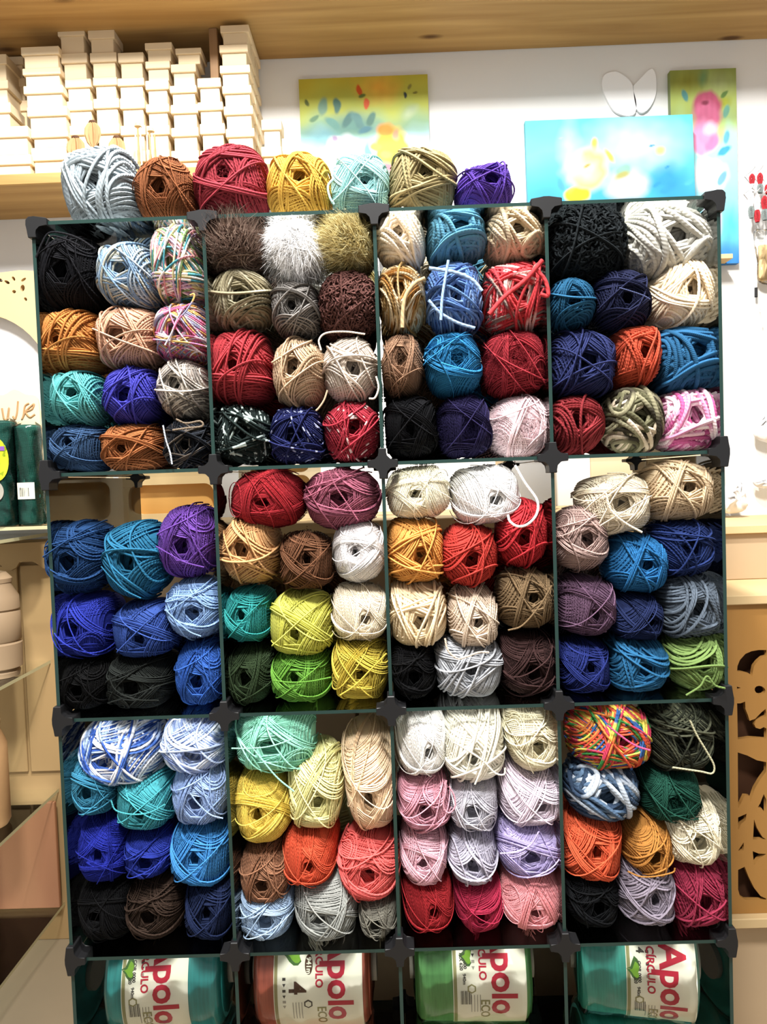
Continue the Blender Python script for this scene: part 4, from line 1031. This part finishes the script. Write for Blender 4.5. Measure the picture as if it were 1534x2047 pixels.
rb = MB().box(-1.55, XG+0.0, WALL-0.06, WALL-0.045, zS3+0.001, zS2-0.03).obj('reddish_board', M['rose'], None, 0.002)
tag(rb, 'reddish wooden board leaning on the lowest glass shelf', 'board')
# arch frame and plaque
Ya = 0.98
ar = empty('arch_frame', (at(-40, 800, Ya).x, Ya, zP))
cxy = (-46, 776); rad = 150
hole = [at(cxy[0]+rad*math.cos(a), cxy[1]+rad*math.sin(a), Ya) for a in np.linspace(0, 2*math.pi, 48, endpoint=False)]
fl = []
for (x, y, rx_, ry_, an) in ((-2, 559, 8, 3.5, 0.4), (14, 564, 6, 3, 0.5), (27, 557, 5, 3, 1), (45, 576, 4.5, 7, 0.1), (28, 583, 4, 3.5, 0), (51, 598, 3, 4, -0.5), (47, 559, 6, 2.6, -0.6), (-24, 566, 7, 4, 0.2), (-44, 574, 5, 6, 0)):
    fl.append([at(x+rx_*math.cos(a)*math.cos(an)-ry_*math.sin(a)*math.sin(an), y+rx_*math.cos(a)*math.sin(an)+ry_*math.sin(a)*math.cos(an), Ya) for a in np.linspace(0, 2*math.pi, 10, endpoint=False)])
out = [(at(-300, 545, Ya).x, zP+0.0005), (at(118, 545, Ya).x, zP+0.0005), (at(118, 545, Ya).x, at(60, 546, Ya).z), (at(40, 545, Ya).x, at(40, 540, Ya).z), (at(0, 545, Ya).x, at(0, 545, Ya).z), (at(-300, 545, Ya).x, at(0, 545, Ya).z)]
o = plate('frame', out, [[(p.x, p.z) for p in hole]]+[[(p.x, p.z) for p in f] for f in fl], Ya, Ya+0.03, M['mdf2']); o.parent = ar; o.matrix_parent_inverse = Matrix.Translation(ar.location).inverted()
part('white_backing', out[0][0]+0.01, out[1][0]-0.01, Ya+0.045, Ya+0.05, zP+0.0005, at(0, 610, Ya).z, M['white'], ar)
part('brown_strip', out[0][0]+0.01, out[1][0]-0.01, Ya+0.045, Ya+0.05, at(0, 609, Ya).z, at(0, 552, Ya).z, M['brown'], ar)
tag(ar, 'cream wooden frame with round opening and floral cut-outs, left edge', 'frame')
Yq = 0.90
pq = empty('script_plaque', (at(20, 840, Yq).x, Yq, zP))
ol = smooth_loop(pxl([(-60, 800), (-30, 786), (5, 790), (28, 778), (50, 788), (72, 792), (78, 815), (80, 845), (80, 960), (-60, 960)], Yq))
ol = [(x, max(z, zP+0.0005)) for x, z in ol]
o = plate('board', ol, [], Yq, Yq+0.010, M['mdf'], None); o.parent = pq; o.matrix_parent_inverse = Matrix.Translation(pq.location).inverted()
for st in ([(4, 816), (8, 836), (14, 838), (18, 815), (16, 838)], [(36, 802), (34, 825), (30, 838), (26, 832)], [(58, 806), (50, 812), (47, 830), (44, 838), (52, 822), (62, 812), (68, 808), (64, 818), (52, 824), (60, 834), (70, 828)]):
    t = tube_obj('letter', [tuple(at(x, y, Yq-0.001)) for x, y in st], 0.0028, M['kraft'], None); t.parent = pq; t.matrix_parent_inverse = Matrix.Translation(pq.location).inverted()
tag(pq, 'cream wooden plaque with brown script lettering behind green yarn packs', 'plaque')
# green yarn packs in plastic
M['pinegreen'] = yarn_mat('pack_green', ['1a6152'])
M['pinegreen2'] = yarn_mat('pack_dark_green', ['17564a'])
M['lime'] = plain('lime_label', hexc('b0c020'), 0.5, 0.3)
M['violet'] = plain('violet_print', hexc('7a4a9a'), 0.5, 0.3)
def pack(px0, px1, ytop, Yc, lab, mat, big):
    r = (at(px1, 950, Yc).x-at(px0, 950, Yc).x)/2; x = at((px0+px1)/2, 950, Yc).x; h = at((px0+px1)/2, ytop, Yc).z-zP
    e = empty('yarn_pack', (x, Yc, zP))
    rng = np.random.default_rng(px1+50)
    t = np.linspace(0, 1, 700); ang = t*2*math.pi*70
    P = np.stack([r*0.95*np.cos(ang), r*0.95*np.sin(ang), 0.006+(h-0.02)*t], -1)
    V, Q, a, b = tube_arrays(P[None], np.array([0.0024]), 5)
    core = MB().lathe([(r*0.6, 0.001), (r*0.92, 0.006), (r*0.94, h*0.3), (r*0.90, h*0.5), (r*0.94, h*0.7), (r*0.92, h-0.012), (r*0.6, h-0.005)], 28).mesh('yarn_core', 0, True)
    link('yarn_core', core, mat, e)
    link('yarn_windings', np_mesh('yarn_windings', V, Q, True, {'su': a*20, 'sv': b, 'sid': NP.uniform(0.3, 0.7, len(V))}), mat, e)
    n, m = 40, 26
    TH, ZZ = np.meshgrid(np.linspace(0, 2*np.pi, n, endpoint=False), np.linspace(0, 1, m), indexing='xy')
    rr = r*1.04*(1+0.025*np.sin(9*TH+14*ZZ)+0.02*np.sin(23*ZZ+3*TH)+0.02*rng.normal(size=TH.shape)); rr[-1] *= 0.55; rr[-2] *= 0.93; rr[0] *= 0.95
    Vf = np.stack([rr*np.cos(TH), rr*np.sin(TH), 0.001+ZZ*(h+0.004)], -1).reshape(-1, 3)
    i = np.arange(m-1)[:, None]*n; j = np.arange(n)[None, :]; j2 = (j+1) % n
    link('plastic_wrap', np_mesh('plastic_wrap', Vf, np.stack([i+j, i+j2, i+n+j2, i+n+j], -1).reshape(-1, 4)), M['film'], e)
    def patch(name, a0, a1, za, zb2, mt, par, off=1.09, oval=False):
        k = 14
        A = np.linspace(a0, a1, k)
        if oval:
            cc, zc2, ra, rz = (a0+a1)/2, (za+zb2)/2, (a1-a0)/2, (zb2-za)/2
            vs = [(r*off*math.cos(cc), r*off*math.sin(cc), zc2)]+[(r*off*math.cos(cc+ra*math.cos(t)), r*off*math.sin(cc+ra*math.cos(t)), zc2+rz*math.sin(t)) for t in np.linspace(0, 2*math.pi, 28, endpoint=False)]
            f = [(0, 1+q, 1+(q+1) % 28) for q in range(28)]
        else:
            vs = [(r*off*math.cos(t), r*off*math.sin(t), z) for z in (za, zb2) for t in A]; f = [(q, q+1, k+q+1, k+q) for q in range(k-1)]
        me = np_mesh(name, vs, np.array(f)); return link(name, me, mt, par)
    if big:
        pl = patch('brand_label', -2.1, -0.75, h*0.42, h*0.82, M['lime'], e, 1.09, True)
        patch('label_print', -1.5, -0.95, h*0.70, h*0.74, M['violet'], pl, 1.10)
        patch('round_seal', -1.9, -1.1, h*0.24, h*0.42, M['inkgrey'], e, 1.095, True)
    else:
        pl = patch('barcode_label', -2.2, -0.9, h*0.26, h*0.42, M['paper'], e)
        xx = -1.95
        while xx < -1.25:
            w_ = R.choice((0.015, 0.03, 0.045)); patch('bar', xx, xx+w_, h*0.285, h*0.37, M['inkdark'], pl, 1.10); xx += w_+R.choice((0.03, 0.05))
    tag(e, lab, 'yarn pack')
    return e
yk = 0.88
pack(35, 86, 846, yk+0.01, 'plastic-wrapped dark green yarn cylinder with barcode label', M['pinegreen'], False)
pack(-26, 37, 838, yk+0.0, 'plastic-wrapped green yarn cylinder with lime oval label', M['pinegreen2'], True)

# ------------------------------------------------------------------ right wall: hanging goods
M['wire'] = plain('white_wire', (0.8, 0.8, 0.8), 0.35, 0.5)
M['redthread'] = yarn_mat('thread_red', ['b81f2c']); M['whitethread'] = yarn_mat('thread_white', ['d8d4d2']); M['greythread'] = yarn_mat('thread_grey', ['7f8a88'])
def skein(px, y0, y1, wpx, mt, mb2, lab):
    Y = WALL-0.05; a, b = at(px, y0, Y), at(px, y1, Y); e = empty('thread_skein', (a.x, Y, a.z)); L_ = a.z-b.z; r = wpx/1540*2.4/2
    for nm, t0, t1, mm in (('upper_bundle', 0.0, 0.55, mt), ('lower_bundle', 0.5, 1.0, mb2)):
        ps = []
        for k in range(12):
            an = k*0.55; ps.append(catmull([(0.2*r*math.cos(an), 0.2*r*math.sin(an), -t0*L_), (r*math.cos(an), r*0.7*math.sin(an), -(t0+0.15)*L_), (r*math.cos(an+0.15), r*0.7*math.sin(an+0.15), -(t0+0.35)*L_), (0.6*r*math.cos(an+0.2), 0.5*r*math.sin(an+0.2), -t1*L_)], 5))
        V, Q, su, sv = tube_arrays(np.array(ps), np.full(12, r*0.26), 5)
        link(nm, np_mesh(nm, V, Q, True, {'su': su*20, 'sv': sv, 'sid': NP.uniform(0, 1, len(V))}), mm, e)
    tube_obj('peg', [(0, 0.05, 0.012), (0, 0.0, 0.010), (0, -0.02, 0.014)], 0.0016, M['wire'], e)
    tag(e, lab, 'thread', 'thread skeins hanging on the right wall')
skein(1504, 348, 384, 9, M['redthread'], M['whitethread'], 'red thread skein, leftmost of the upper hanging row')
skein(1520, 346, 386, 9, M['redthread'], M['greythread'], 'red and grey thread skein, second of the upper hanging row')
skein(1535, 346, 388, 9, M['whitethread'], M['redthread'], 'white thread skein at the right edge, upper hanging row')
skein(1502, 384, 436, 9, M['whitethread'], M['greythread'], 'pale thread skein, leftmost of the lower hanging row')
skein(1514, 390, 444, 9, M['whitethread'], M['redthread'], 'white and red thread skein in the lower hanging row')
skein(1529, 392, 440, 10, M['redthread'], M['greythread'], 'red thread skein at the right edge, lower hanging row')
def film_bag(name, loop, Y, depth, lab, mat, fillmat=None, fillbox=None, seed=1):
    rng = np.random.default_rng(seed)
    P = [at(x, y, Y) for x, y in loop]; cx = sum(p.x for p in P)/len(P); cz = sum(p.z for p in P)/len(P)
    lp = smooth_loop([(p.x-cx, p.z-cz) for p in P], 4); n = len(lp)
    vs, fs = [], []
    rings = [(1.0, 0.0), (0.9, 0.55), (0.65, 0.85), (0.35, 1.0)]
    for sgn in (-1, 1):
        for k, (s, d) in enumerate(rings):
            if sgn == 1 and k == 0: continue
            for x, z in lp: vs.append((x*s, sgn*d*depth*(1+0.35*rng.normal()) , z*s))
    vs = [v for v in vs]
    idx = lambda sgn, k: (k*n) if sgn == -1 else (0 if k == 0 else (len(rings)+k-1)*n)
    for sgn in (-1, 1):
        for k in range(len(rings)-1):
            a, b = idx(sgn, k), idx(sgn, k+1)
            for i in range(n): fs.append((a+i, a+(i+1) % n, b+(i+1) % n, b+i))
    me = np_mesh(name, vs, np.array(fs), True)
    bm = bmesh.new(); bm.from_mesh(me)
    bmesh.ops.holes_fill(bm, edges=[e for e in bm.edges if e.is_boundary]); bmesh.ops.recalc_face_normals(bm, faces=bm.faces); bm.to_mesh(me); bm.free()
    o = link(name, me, mat); o.location = (cx, Y, cz)
    if fillbox:
        a, b = at(fillbox[0], fillbox[1], Y), at(fillbox[2], fillbox[3], Y)
        f = MB().box(a.x-cx, b.x-cx, -0.006, 0.006, b.z-cz, a.z-cz).obj('contents', fillmat, o, 0.003)
    tag(o, lab, 'bag'); return o
M['tulle'] = plain('white_tulle', (0.78, 0.78, 0.80), 0.6, 0.3)
film_bag('clear_bag', [(1507, 464), (1530, 458), (1560, 462), (1560, 560), (1518, 564), (1514, 520)], WALL-0.03, 0.012, 'clear bag with beige contents hanging at the right edge', M['film'], M['mdf2'], (1517, 490, 1556, 560), 2)
film_bag('tulle_bag', [(1526, 770), (1545, 765), (1560, 800), (1558, 880), (1530, 884), (1508, 872), (1514, 840), (1522, 812)], WALL-0.04, 0.02, 'crumpled white tulle bag hanging at the right edge', M['tulle'], None, None, 3)
film_bag('tulle_bow', [(1505, 962), (1520, 954), (1545, 940), (1560, 960), (1545, 974), (1515, 974)], WALL-0.04, 0.014, 'small white tulle bow below the tulle bag', M['tulle'], None, None, 4)
wb = film_bag('white_bag', [(1456, 962), (1466, 950), (1476, 956), (1486, 985), (1492, 1018), (1452, 1026), (1440, 1000)], 0.98, 0.03, 'white plastic bag standing on the cabinet by the rack', M['tulle'], None, None, 5)
wb.location.z = max(wb.location.z, z1+0.055)
hk = tube_obj('wall_hook', [tuple(at(1518, 606, WALL-0.002)), tuple(at(1518, 612, WALL-0.05)), tuple(at(1519, 622, WALL-0.06)), tuple(at(1530, 622, WALL-0.06)), tuple(at(1560, 621, WALL-0.06))], 0.0022, M['wire'], None)
tag(hk, 'empty white wire hook on the right wall', 'hook')
pn = empty('paint_brush', at(1513, 560, WALL-0.02))
tube_obj('handle', [tuple(Vector(at(1516, 500, WALL-0.015))-pn.location), tuple(Vector(at(1513, 540, WALL-0.02))-pn.location), tuple(Vector(at(1512, 575, WALL-0.02))-pn.location)], 0.004, M['white'], pn)
tube_obj('tip', [tuple(Vector(at(1512, 575, WALL-0.02))-pn.location), tuple(Vector(at(1512, 585, WALL-0.02))-pn.location), tuple(Vector(at(1512, 594, WALL-0.02))-pn.location)], 0.005, M['plastic'], pn)
tag(pn, 'slim white brush with dark tip hanging beside clear bag', 'brush')

# ------------------------------------------------------------------ big wrapped yarn cones in the bottom row
def flat_text(body, size, bold=0.0):
    cu = bpy.data.curves.new('txt', 'FONT'); cu.body = body; cu.size = size; cu.offset = bold; cu.resolution_u = 3
    t = bpy.data.objects.new('tmp', cu); COL.objects.link(t)
    dg = bpy.context.evaluated_depsgraph_get(); me = bpy.data.meshes.new_from_object(t.evaluated_get(dg))
    bpy.data.objects.remove(t); bpy.data.curves.remove(cu); return me
def wrap_mesh(me, name, a0, x0, Rr, flipx=1.0):
    """flat (tx,ty) -> around a barrel: tx runs down the front, ty runs along +X"""
    bm = bmesh.new(); bm.from_mesh(me); bmesh.ops.triangulate(bm, faces=bm.faces)
    for _ in range(5):
        es = [e for e in bm.edges if e.calc_length() > 0.008]
        if not es: break
        bmesh.ops.subdivide_edges(bm, edges=es, cuts=1); bmesh.ops.triangulate(bm, faces=bm.faces)
    for v in bm.verts:
        a = a0+v.co.x/Rr; x = x0+v.co.y
        v.co = Vector((x, -Rr*math.sin(a), Rr*math.cos(a)))
    bmesh.ops.recalc_face_normals(bm, faces=bm.faces)
    m2 = bpy.data.meshes.new(name); bm.to_mesh(m2); bm.free(); return m2
def shape_mesh(pts):
    me = bpy.data.meshes.new('s'); me.from_pydata([(p[0], p[1], 0) for p in pts], [], [list(range(len(pts)))]); return me
RC, LC = 0.107, 0.225
def cone_mat(name, col):
    m, nt, N, L, P = new_mat(name)
    tc = N.new('ShaderNodeTexCoord'); mp = N.new('ShaderNodeMapping'); mp.inputs['Scale'].default_value = (260, 18, 18)
    no = N.new('ShaderNodeTexNoise'); no.inputs['Scale'].default_value = 1; no.inputs['Detail'].default_value = 3
    L.new(tc.outputs['Object'], mp.inputs['Vector']); L.new(mp.outputs['Vector'], no.inputs['Vector'])
    c = hexc(col); mx = N.new('ShaderNodeMix'); mx.data_type = 'RGBA'; mx.inputs['A'].default_value = (*[v*0.6 for v in c], 1); mx.inputs['B'].default_value = (*[min(1, v*1.3) for v in c], 1)
    L.new(no.outputs['Fac'], mx.inputs['Factor']); L.new(mx.outputs['Result'], P.inputs['Base Color'])
    b = N.new('ShaderNodeBump'); b.inputs['Strength'].default_value = 0.6; b.inputs['Distance'].default_value = 0.001; L.new(no.outputs['Fac'], b.inputs['Height']); L.new(b.outputs['Normal'], P.inputs['Normal'])
    P.inputs['Roughness'].default_value = 0.6; return m
def film_mesh(seed):
    rng = np.random.default_rng(seed); n, m = 72, 30
    T, S = np.meshgrid(np.linspace(0, 2*np.pi, n, endpoint=False), np.linspace(0, 1, m))
    prof = np.interp(S, [0, 0.02, 0.07, 0.93, 0.98, 1], [0.45, 0.86, 1.0, 1.0, 0.86, 0.45])
    wr = 0.0011*np.sin(11*T+17*S+seed)+0.0009*np.sin(31*S-5*T)+0.0006*rng.normal(size=T.shape)
    rr = (RC+0.0052)*prof+wr*1.0
    V = np.stack([(S-0.5)*(LC+0.008), -rr*np.sin(T), rr*np.cos(T)], -1).reshape(-1, 3)
    i = np.arange(m-1)[:, None]*n; j = np.arange(n)[None, :]; j2 = (j+1) % n
    return np_mesh('plastic_wrap', V, np.stack([i+j, i+j2, i+n+j2, i+n+j], -1).reshape(-1, 4))
def cone(px, py, col, lab, lx0, lx1, cols, rotz=0.0, twist=0.0, kind=0, lower=False, ref=None, label=True):
    X = at(px, py, 0.07).x; zc0 = Z_TOP-4*CH+GT/2
    z = zc0+RC+0.007+ (0 if lower else 2*RC+0.0)
    e = empty('yarn_cone', (X, RC+0.042, z)); e.rotation_euler = (0, 0, rotz)
    h = LC/2
    prof = [(0.035, -h), (RC*0.86, -h+0.002), (RC*0.97, -h+0.010), (RC, -h+0.024), (RC*1.0, 0), (RC, h-0.024), (RC*0.97, h-0.010), (RC*0.86, h-0.002), (0.035, h)]
    link('yarn_body', MB().lathe(prof, 64, 'X').mesh('yarn_body', 0, True), cols, e)
    core = MB().lathe([(0.030, -h-0.010), (0.036, -h-0.010), (0.036, h+0.010), (0.030, h+0.010)], 32, 'X').mesh('core_tube', 0, True)
    link('core_tube', core, M['inkgrey'], e)
    link('plastic_wrap', film_mesh(px), M['film'], e)
    tag(e, lab, 'yarn cone', 'large wrapped yarn cones in the bottom row')
    if not label: return e
    # paper label
    n = 60; A = np.linspace(math.radians(-30)+twist, math.radians(190)+twist, n); rr = RC+0.0012
    def band(name, xa, xb, r_, mt, par):
        v = [(x, -r_*math.sin(a), r_*math.cos(a)) for x in (xa, xb) for a in A]; f = [(i, i+1, n+i+1, n+i) for i in range(n-1)]
        return link(name, np_mesh(name, v, np.array(f)), mt, par)
    pl = band('paper_label', lx0, lx1, rr, M['paper'], e)
    rt = rr+0.0005
    w = lx1-lx0
    band('label_stripe', lx0+0.0015, lx0+0.0075, rt, M['inkolive'], pl)
    def txt(s, size, deg, x, mt, bold=0.0, nm='lettering'):
        return link(nm, wrap_mesh(flat_text(s, size, bold), nm, math.radians(deg)+twist, x, rt), mt, pl)
    def shp(pts, deg, x, mt, nm, up=0.0):
        return link(nm, wrap_mesh(shape_mesh(pts), nm, math.radians(deg)+twist, x, rt+up), mt, pl)
    D0 = ref
    txt('Apolo', 0.066, D0, lx1-0.064, M['inkred'], 0.0018)
    txt('C\u00cdRCULO', 0.0195, D0+4, lx1-0.088, M['inkred'], 0.0006)
    txt('ECO', 0.024, D0+67, lx1-0.086, M['inkolive'], 0.0004)
    leaf_ = [(0.0, 0.002), (0.006, 0.012), (0.016, 0.018), (0.026, 0.015), (0.032, 0.012), (0.042, 0.016), (0.048, 0.010), (0.048, 0.002), (0.042, -0.006), (0.034, -0.012), (0.026, -0.022), (0.022, -0.010), (0.010, -0.004)]
    ring_o = [(0.009*math.cos(t), 0.009*math.sin(t)) for t in np.linspace(0, 2*math.pi, 6, endpoint=False)]
    ring_i = [(0.0062*math.cos(t), 0.0062*math.sin(t)) for t in np.linspace(0, 2*math.pi, 6, endpoint=False)]
    sub = [(p[0]*0.8+0.0, p[1]*0.8-0.001) for p in leaf_]
    if kind == 1:
        lf = shp([(p[0]*1.05, p[1]*1.05) for p in leaf_], D0+1, lx0+0.036, M['inkdgreen'], 'leaf_emblem')
        shp([(p[0]*0.72+0.012, p[1]*0.72+0.004) for p in leaf_], D0+1, lx0+0.036, M['inkgreen'], 'leaf_highlight', 0.0003)
        ov = [(0.017*math.cos(t), 0.0075*math.sin(t)) for t in np.linspace(0, 2*math.pi, 24, endpoint=False)]
        shp(ov, D0+27, lx0+0.067, M['brown'], 'length_oval')
        link('lettering', wrap_mesh(flat_text('941m', 0.0125, 0.0004), 'lettering', math.radians(D0+20.5)+twist, lx0+0.063, rt+0.0004), M['paper'], pl)
        txt('4', 0.045, D0+42, lx0+0.030, M['brown'], 0.0012)
        shp(ring_o, D0+64, lx1-0.103, M['inkdark'], 'recycling_mark'); shp(ring_i, D0+64, lx1-0.103, M['paper'], 'recycling_mark', 0.0003)
        cx0 = lx0+0.017; d1 = D0+38
    else:
        lf = shp([(p[0]*0.85, p[1]*0.62) for p in leaf_], D0+14, lx1-0.112, M['inkdgreen'], 'leaf_emblem')
        shp([(p[0]*0.58+0.009, p[1]*0.45+0.002) for p in leaf_], D0+14, lx1-0.112, M['inkgreen'], 'leaf_highlight', 0.0003)
        txt('4', 0.020, D0+6, lx0+0.020, M['inkdark'], 0.0006)
        txt('COR 0000', 0.0085, D0+18, lx0+0.021, M['inkdark'], 0.0003)
        txt('TEX 620', 0.0085, D0+23, lx0+0.014, M['inkdark'], 0.0003)
        txt('940m', 0.0085, D0+42, lx0+0.019, M['inkdark'], 0.0002)
        shp(ring_o, D0+56, lx1-0.103, M['inkolive'], 'recycling_mark'); shp(ring_i, D0+56, lx1-0.103, M['paper'], 'recycling_mark', 0.0003)
        xx = 0.0
        for k in range(9):
            w_ = (0.0006, 0.0012, 0.0018)[k*5 % 3]
            shp([(0, xx), (0.028, xx), (0.028, xx+w_), (0, xx+w_)], D0+58, lx0+0.014, M['inkdark'], 'barcode_bar'); xx += w_+0.0011
        cx0 = lx0+0.036; d1 = D0+8
    for k in range(6):       # care symbols in a column
        sq = [(0, 0), (0.005, 0), (0.005, 0.006), (0, 0.006)] if k % 2 == 0 else [(0.0, 0.0), (0.006, 0.003), (0.0, 0.006)]
        shp(sq, d1+k*5.5, cx0, M['inkdark'] if k < 4 else M['inkgrey'], 'care_symbol')
    for k in range(4):       # small print block
        shp([(0, 0), (0.04, 0), (0.04, 0.0014), (0, 0.0014)], D0+62, (lx0+0.050 if kind == 0 else lx1-0.116)-0.0055*k, M['inkgrey'], 'small_print')
    return e
mc = [cone_mat('cone_teal', '1f7f7c'), cone_mat('cone_rust', '9a4a34'), cone_mat('cone_green', '4f8a48'), cone_mat('cone_sea_green', '2f8f80')]
for i, (px, lab) in enumerate(((325, 'teal'), (625, 'rust'), (950, 'green'), (1292, 'sea green'))):
    e = cone(px, 1985, None, 'lower %s yarn cone lying below the labelled one' % lab, 0, 0, mc[i], 0, 0, 0, True, label=False)
cone(325, 1985, None, 'large teal yarn cone in plastic with cream paper label', -0.075, 0.050, mc[0], 0.06, 0, 0, ref=33)
cone(625, 1985, None, 'large rust brown yarn cone with cream label and green leaf', -0.070, 0.098, mc[1], 0.0, 0, 1, ref=33)
cone(950, 1985, None, 'large green yarn cone in plastic with cream label', -0.040, 0.098, mc[2], -0.03, 0, 0, ref=30)
cone(1292, 1985, None, 'large sea green yarn cone with its grey core showing', -0.022, 0.104, mc[3], -0.20, 0.30, 0, ref=30)
